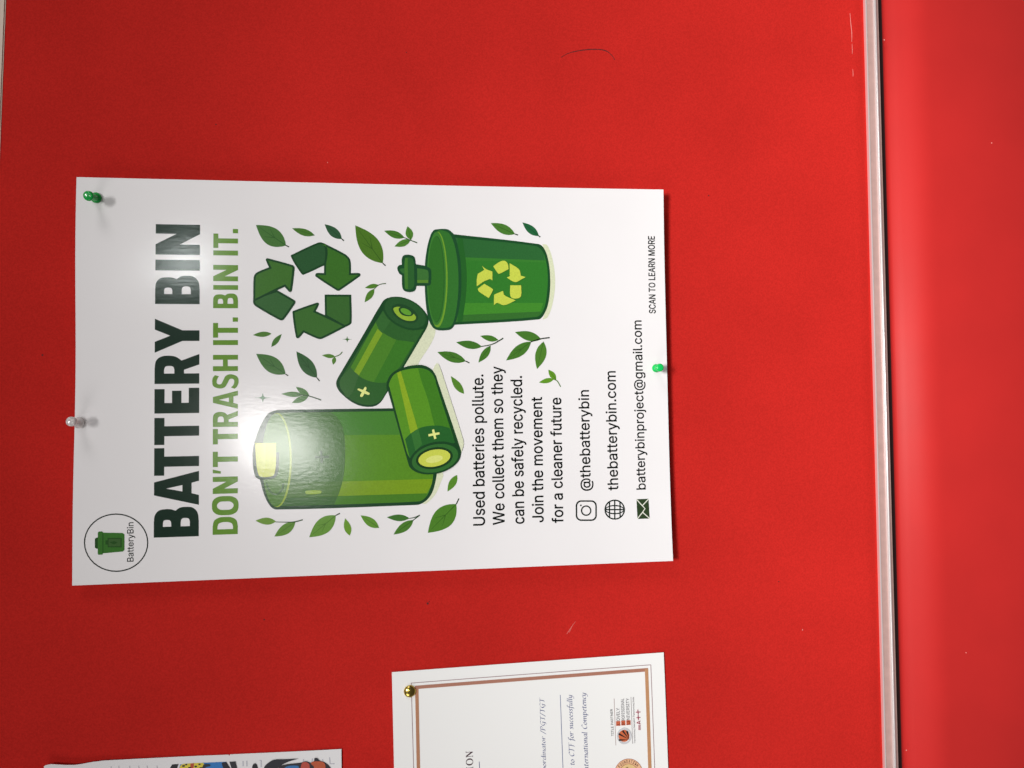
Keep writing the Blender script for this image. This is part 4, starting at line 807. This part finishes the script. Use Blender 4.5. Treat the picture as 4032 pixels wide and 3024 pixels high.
p.stroke(P(Z4, (268,985),(300,1062),(348,1096),(390,1086),(425,1040),(432,990)), 7, '37602a', 7, 5)
p.fill(P(Z4, (136,700,1),(392,690,1),(386,850),(368,920),(330,945),(205,952),(165,925),(142,850)), '1f4227')
p.fill(P(Z4, (160,600,1),(362,600,1),(362,800),(350,880),(330,918),(212,925),(185,880),(168,760)), 'bcc54a')
p.fill(P(Z4, (160,600,1),(262,600,1),(258,840,1),(225,924,1),(212,925),(185,880),(168,760)), 'c3cb5c')
p.fill(P(Z4, (645,1076),(655,1062),(785,1058),(803,1070),(790,1088),(660,1094)), '8aa834')
p.fill(P(Z4, (740,726,1),(870,722,1),(872,744,1),(740,750,1)), '2f552b')
p.fill(P(Z4, (788,676,1),(806,676,1),(814,792,1),(792,792,1)), '2f552b', step=True)
p.done()

# battery in front
p = part('battery_picture', 24)
p.fill(P(Z6, (1450,1060,1),(1495,975),(1525,985)) + P(Z4, (1995,10,1),(2165,545),(2176,615),(2150,700,1),(1925,0,1)), SH)
p.fill(P(Z6, (1090,1022,1),(1200,997),(1330,995),(1430,1042),(1485,1110)) + P(Z4, (1925,0),(2147,660),(2150,700),(2105,785),(2025,852),(1900,897),(1800,902),(1720,882),(1660,840),(1638,790),(1448,110))
       + P(Z6, (885,1290),(885,1220),(920,1130),(990,1065)), '1a4423')
inb = P(Z6, (935,1170),(985,1105),(1080,1060),(1250,1032),(1360,1042),(1440,1095),(1490,1190)) + P(Z4, (1905,10),(2090,590,1),(1900,640,1),(1655,745,1),(1628,690),(1462,70)) + P(Z6, (912,1240),)
p.fill(inb, '568f24')
p.fill(P(Z6, (1270,1034,1),(1360,1042),(1440,1095),(1490,1190)) + P(Z4, (1905,10),(2090,590,1),(1930,600,1),(1895,435,1),(1830,180),(1768,0)), '3f7a22')
p.fill(P(Z6, (1012,1092,1),(1058,1068,1)) + P(Z4, (1740,490,1),(1662,505,1)), '89a926')
p.fill(P(Z4, (1610,562,1),(1660,512),(1750,456),(1850,434),(1950,434),(2042,456,1),(2092,598,1),(1900,640),(1655,745,1)), '26602a')
p.fill(P(Z4, (1668,507,1),(1738,462,1),(1775,610,1),(1712,680,1)), '367031')
p.fill([Z4(*q) for q in ellipse(1902, 744, 250, 152, -14)], '1a4423', raw=True)
p.fill([Z4(*q) for q in ellipse(1900, 748, 228, 132, -14)], '32692f', raw=True)
p.fill([Z4(*q) for q in ellipse(1893, 746, 180, 103, -11)], '1a3d1f', raw=True)
p.fill([Z4(*q) for q in ellipse(1893, 746, 156, 81, -11)], 'c6cf52', raw=True)
p.fill([Z4(*q) for q in ellipse(1893, 756, 84, 34, -11)], 'd8de7c', raw=True)
p.stroke(P(Z4, (1836,526),(1942,506)), 9, 'e2e88c'); p.stroke(P(Z4, (1880,470),(1902,560)), 9, 'e2e88c')
p.done()

# ------------------------------------------------------------------ certificate
cy0 = BOARD_Y - 0.0015
tr = Vector(on(1543, 2647, cy0)); br = Vector(on(2612.8, 2568.4, cy0))
dn = (br - tr).normalized(); lf = Vector((dn.y, -dn.x))
if lf.x > 0: lf = -lf
cert = thing('certificate', 'white certificate card with a bronze border and blue italic lettering', 'certificate', (tr.x, BOARD_Y, br.y))
sheet('card', [tr + lf*.2794, tr, br, br + lf*.2794], cert_y, card, cert, n=30)
def cpart(name, z0=1):
    p = Print(name, cert, cert_y, z0, 0.55); p.heavy = False; return p
p = cpart('border')
# outer hairline and inner broad band, both carried on beyond the picture's lower edge
def ext(a, b_, t=1.6): return (a[0] + (b_[0]-a[0])*t, a[1] + (b_[1]-a[1])*t)
o1, o2, o3, o4 = ext(ZC(207,490), ZC(240,1659)), ZC(207,490), ZD(1582,235), ext(ZD(1582,235), ZD(1637,1659))
p.stroke([o1, o2], 2.6, '94757a'); p.stroke([o2, o3], 2.6, '94757a', step=False); p.stroke([o3, o4], 2.6, '94757a', step=False)
p.stroke([ext(ZC(283,570), ZC(306,1659)), ZC(283,540)], 13.5, 'b07c5c')
p.stroke([ZC(260,550), ZD(1545,302)], 13.5, 'a8735f')
p.stroke([ZD(1522,290), ext(ZD(1522,290), ZD(1570,1659))], 13.5, 'bb8a62')
p.done()
p = cpart('title_text')
SER = {'N': [[(0,0,1),(.28,0,1),(.28,.05,1),(.18,.07,1),(.18,.80,1),(.80,-.02,1),(.87,-.02,1),(.87,.93,1),(1,.95,1),(1,1,1),(.70,1,1),(.70,.95,1),(.80,.93,1),(.80,.32,1),(.28,1,1),(0,1,1),(0,.95,1),(.11,.90,1),(.11,.07,1),(0,.05,1)]],
       'O': [ellipse(.5,.5,.5,.52,0,28), ellipse(.5,.5,.31,.45,0,28)],
       'I': [[(0,0,1),(1,0,1),(1,.05,1),(.72,.08,1),(.72,.92,1),(1,.95,1),(1,1,1),(0,1,1),(0,.95,1),(.28,.92,1),(.28,.08,1),(0,.05,1)]]}
SLIM.update({k + '_': v for k, v in SER.items()})
SLIM['O_'] = [[q for q in l] for l in SER['O']]
p.glyphs([('N_', ZC(0,1508)[1], ZC(0,1422)[1]), ('O_', ZC(0,1620)[1], ZC(0,1522)[1]), ('I_', ZC(0,1685)[1], ZC(0,1638)[1])], ZC(1062,1700), ZC(1056,1420), ZC(965,1700), '3a1022')
p.stroke([ZC(1144,1570), ext(ZC(1144,1570), ZC(1148,1659), 6)], 2.4, '3c4a7c')
p.done()
p = cpart('italic_text')
B_ = '3f4a80'
p.text('oordinator /PGT/TGT', ZD(140,1690), ZD(112,690), ZD(103,1690), B_, 0.0, 'x', 0.20, 1.0, True)
p.text('t to CTF for suceessfully', ZD(532,1690), ZD(497,655), ZD(490,1690), B_, 0.0, 'x', 0.20, 1.0, True)
p.text('nternational Competency', ZD(722,1690), ZD(685,625), ZD(680,1690), B_, 0.0, 'x', 0.20, 1.0, True)
p.stroke([ZD(335,650), ext(ZD(335,650), ZD(371,1659), 1.3)], 2.2, '5a6490')
p.done()
p = cpart('sponsor_mark')
K = '54525a'
p.text('TITLE PARTNER', ZD(1072,1214), ZD(1055,845), ZD(1040,1214), '3c3a40', 0.03)
p.stroke([ZD(1076,700), ZD(1100,1345)], 1.7, '8c6a66'); p.stroke([ZD(1308,678), ZD(1331,1322)], 1.7, '7c7276')
for (x0, x1, y0_, y1_) in ((1102,1160,1012,1076), (1172,1230,1004,1070), (1243,1302,1000,1064)):
    p.fill(P(ZD, (x0,y0_,1),(x1,y0_-3,1),(x1+2,y1_-3,1),(x0+2,y1_,1)), 'c4603f')
p.text('OVELY', ZD(1154,1004), ZD(1149,828), ZD(1110,1004), K); p.text('ROFESSIONAL', ZD(1222,997), ZD(1210,697), ZD(1180,997), K); p.text('NIVERSITY', ZD(1290,992), ZD(1280,693), ZD(1248,992), K)
p.text('L', ZD(1155,1062), ZD(1154,1030), ZD(1110,1062), '5a2318'); p.text('P', ZD(1224,1056), ZD(1223,1024), ZD(1182,1056), '5a2318'); p.text('U', ZD(1296,1052), ZD(1295,1012), ZD(1252,1052), '5a2318')
p.ring([ZD(*q) for q in ellipse(1214,1214,102,112)], [ZD(*q) for q in ellipse(1214,1214,80,88)], 'c9c9cc')
p.fill([ZD(*q) for q in ellipse(1212,1212,74,82)], 'c8653c', raw=True)
for a0 in ((1140,1270), (1137,1182), (1192,1140), (1250,1145)):
    d_ = Vector((a0[0]-1285, a0[1]-1262)); n_ = Vector((-d_.y, d_.x)).normalized()*13
    q = Vector((1285,1262)); p.fill(P(ZD, (q.x, q.y, 1), (a0[0]+n_.x, a0[1]+n_.y, 1), (a0[0]-n_.x, a0[1]-n_.y, 1)), '1d1412')
p.text('Transforming Education Transforming India', ZD(1368,1315), ZD(1346,680), ZD(1352,1315), '807c80', 0.0, 'x', 0.25)
p.text('A', ZD(1438,1050), ZD(1436,1003), ZD(1386,1050), '9c2346', 0.05); p.stroke([ZD(1408,996), ZD(1404,925)], 2.8, '9c2346'); p.stroke([ZD(1380,962), ZD(1436,958)], 2.8, '9c2346'); p.stroke([ZD(1404,918), ZD(1400,850)], 2.8, '9c2346'); p.stroke([ZD(1372,886), ZD(1436,882)], 2.8, '9c2346')
for x in (1412, 1422, 1434): p.stroke([ZD(x,1132), ZD(x-2,1058)], 1.4, 'b8687a')
p.done()
p = cpart('seal')
cx, cy_ = 1278, 1745
p.fill([ZD(*q) for q in ellipse(cx, cy_, 200, 218)], 'a05a48', raw=True)
p.fill([ZD(*q) for q in ellipse(cx, cy_, 193, 210)], 'e3b48c', raw=True)
p.fill([ZD(*q) for q in ellipse(cx, cy_, 136, 150)], 'a0684c', raw=True)
p.fill([ZD(*q) for q in ellipse(cx, cy_, 129, 142)], 'e0bf86', raw=True)
p.layer += 1
for i, ch in enumerate('FOUNDATION'):
    t = math.radians(218 + i * 10.9)                 # along the ring, read outwards
    r0, r1 = (147, 161), (184, 201); hw = 5
    def q(rr_, dt): return ZD(cx + rr_[0]*math.cos(t+dt), cy_ + rr_[1]*math.sin(t+dt))
    # photograph-left is up: the ring's letters stand with their tops outwards
    p.layer -= 1; 
    p.text(ch, q(r0, -.062), q(r0, .062), q(r1, -.062), '5a2c20', 0.04)
for dx, dy in ((-30,-85),(-20,-92)): p.fill([ZD(*q_) for q_ in ellipse(cx+dx, cy_+dy, 14, 8)], '7a5a3c', raw=True)
p.fill([ZD(*q_) for q_ in ellipse(1372,1604,8,8,0,12)], '5a2c20', raw=True)
p.done()

# ------------------------------------------------------------------ picture sheet at the lower corner of the frame
E_top = [ZA(130,375), ZA(150,362), ZA(220,350), ZA(400,364), ZA(520,367), ZA(600,358), ZA(750,332), ZA(900,316), ZA(1500,292), ZA(2212,262), ZB(200,258), ZB(394,250), ZB(405,264), ZB(416,247), ZB(1000,218), ZB(1890,170)]
pic = thing('picture_sheet', 'creased white paper sheet with colourful printed art, in the corner left of the certificate', 'paper sheet', (0, BOARD_Y, 0.1))
bm = bmesh.new()
edge = [Vector(on(*q, BOARD_Y - .002)) for q in E_top]
fine = []
for a, b_ in zip(edge, edge[1:]):
    n_ = max(1, int((b_ - a).length / .004))
    fine += [a.lerp(b_, k / n_) for k in range(n_)]
fine.append(edge[-1])
rows = []
down = Vector((-1, -0.02))
for j in range(26):
    s = 0.16 * (j / 25) ** 1.3; row = []
    for v_ in fine:
        q = v_ + down * s
        row.append(bm.verts.new((q.x, comic_y(q.x, q.y), q.y)))
    rows.append(row)
for a, b_ in zip(rows, rows[1:]):
    for i in range(len(fine) - 1):
        f = bm.faces.new((a[i], a[i+1], b_[i+1], b_[i])); f.smooth = True
r = bmesh.ops.extrude_face_region(bm, geom=bm.faces[:])
for v in [g for g in r['geom'] if isinstance(g, bmesh.types.BMVert)]: v.co.y += 0.00018
bmesh.ops.recalc_face_normals(bm, faces=bm.faces[:])
link_mesh('paper', bm, [thin], pic).data.set_sharp_from_angle(angle=0.7)
def apart(name, z0=1):
    p = Print(name, pic, comic_y, z0, 0.6); p.heavy = False; return p
p = apart('printed_art')
Y9 = 620                                             # the art runs on below the picture's edge
p.fill(P(ZA, (1720,500,1),(1800,372,1),(1885,366,1),(1800,Y9,1),(1650,Y9,1)), '1b1a22')
p.fill(P(ZA, (1830,Y9,1),(1905,372,1),(2212,352,1)) + P(ZB, (360,340,1),(520,Y9,1)), '2a74b8')
p.fill(P(ZA, (1840,Y9,1),(1890,430),(1925,375),(2010,362),(2100,356),(2200,354)) + P(ZB, (60,352),(90,400),(40,470),(-60,Y9,1)), 'd8c63a')
p.fill(P(ZA, (2040,362,1),(2090,358,1),(2075,470,1),(2040,450,1)), 'b4482a')
for q in ((1950,392,16), (1985,375,12), (2030,420,18), (2110,400,14), (2160,372,12), (2180,425,20), (2080,480,22), (1940,450,18)):
    p.fill(P(ZA, *[(q[0] + q[2]*1.3*math.cos(t+q[0]) , q[1] + q[2]*.8*math.sin(t+q[0])) for t in (0, 1.1, 2.3, 3.4, 4.6, 5.5)]), '22242a')
p.fill(P(ZB, (70,375),(110,368),(160,385),(110,405),(60,425)), '1d2a34')
p.fill(P(ZB, (310,360),(370,342,1),(480,520,1),(400,520)), '151a26')
p.fill(P(ZB, (410,338,1),(490,334,1),(560,Y9,1),(500,Y9,1)), '26262c')
p.fill(P(ZB, (710,420),(725,370),(745,358),(770,372),(785,430),(770,Y9,1),(700,Y9,1)), '18181e')
p.fill(P(ZB, (850,Y9,1),(870,410),(930,345),(1000,308),(1150,300),(1330,290,1),(1200,330),(1090,385),(1040,440),(1000,Y9,1)), '20202a')
p.fill(P(ZB, (1040,Y9,1),(1060,410),(1150,370),(1350,345),(1420,325),(1500,345),(1530,318),(1535,284,1),(1570,280,1),(1605,315),(1680,345),(1750,420),(1760,Y9,1)), '23222a')
p.fill(P(ZB, (1130,440),(1170,395),(1290,382),(1330,400),(1290,470),(1150,500)), '2f6ea6')
p.fill(P(ZB, (1355,420),(1375,345),(1430,335),(1470,370),(1465,440),(1400,Y9,1),(1340,Y9,1)), 'b2483a')
p.fill(P(ZB, (1490,345),(1600,325),(1665,345),(1680,430),(1640,Y9,1),(1500,Y9,1),(1530,400)), 'b5532f')
p.done()
for q in (((1735,275),(1740,360),(1800,358)), ((1640,300),(1650,345)), ((590,330),(590,400)), ((640,325),(640,400)), ((810,320),(830,320),(830,410)), ((1390,300),(1390,345)), ((1510,290),(1500,340))):
    p = apart('grey_letter'); p.stroke([ZB(*c) for c in q], 4.5, 'b9b9c2'); p.done()
for x in (1000, 1100, 1240, 1360, 1470, 1600): p = apart('grey_letter'); p.stroke([ZA(x, 385 + (x % 7)), ZA(x+6, 440)], 4, 'c2c0c6'); p.done()

# ------------------------------------------------------------------ pins
def pin(name, base, head, mat, label, R0=0.0040, R1=0.0037, Hh=0.0150, group=None):
    bx, bz = on(*base, -0.001); by = poster_y(bx, bz) - 0.0002
    d = ray(*head); h_ = CAM_POS + d * ((by - Hh - CAM_POS.y) / d.y)
    ax = Vector((h_.x - bx, h_.y - by, h_.z - bz)); L = ax.length
    M = Matrix.Translation((bx, by, bz)) @ ax.to_track_quat('Z', 'Y').to_matrix().to_4x4()
    t = thing(name, label, 'pushpin', (bx, by, bz), group)
    bm = bmesh.new()
    prof = [(0, 0), (R0*.82, 0), (R0*.97, .0003), (R0, .0009), (R0*.95, .0016), (R0*.78, .0022), (R0*.60, .0028), (R0*.50, .0042), (R0*.47, .0065),
            (R0*.52, L-.0056), (R1*.68, L-.0042), (R1*.90, L-.0032), (R1, L-.0020), (R1*.985, L-.0010), (R1*.90, L-.0004), (R1*.7, L-.0001), (0, L)]
    lathe(bm, prof, M); link_mesh('grip', bm, [mat], t)
    bm = bmesh.new(); lathe(bm, [(0, .0002), (.0005, .0001), (.0005, -.0045), (0, -.0075)], M, 12); link_mesh('needle', bm, [steel], t)
    return t
GP = 'pushpins holding the poster'
pin('pushpin', (378.5, 778), (345.6, 770.6), green_plastic, 'dark green pushpin through the blank upper corner of the poster', group=GP)
pin('pushpin', (2583, 1449.7), (2599.4, 1447), bright_green, 'bright green pushpin at the lower edge of the poster beside the email address', 0.0034, 0.0033, 0.0125, group=GP)
pin('pushpin', (313.5, 1664.5), (277, 1659), clear_plastic, 'clear colourless pushpin on the upper edge of the poster', 0.0042, 0.0036, 0.0145, group=GP)
tx, tz = on(*ZC(187, 603), BOARD_Y - .002)
tk = thing('thumbtack', 'domed brass thumbtack at the corner of the certificate border', 'thumbtack', (tx, cert_y(tx, tz), tz))
M = Matrix.Translation((tx, cert_y(tx, tz) - .0002, tz)) @ Matrix.Rotation(math.pi/2, 4, 'X')
bm = bmesh.new(); rT = .0047
lathe(bm, [(0, 0), (rT*.9, 0), (rT, .0003), (rT*.985, .0007), (rT*.92, .0013), (rT*.8, .0018), (rT*.6, .0023), (rT*.35, .0026), (rT*.15, .0027), (0, .00272)], M)
link_mesh('dome', bm, [brass], tk)
bm = bmesh.new(); lathe(bm, [(0, .0001), (.0005, 0), (.0005, -.004), (0, -.0065)], M, 12); link_mesh('spike', bm, [steel], tk)
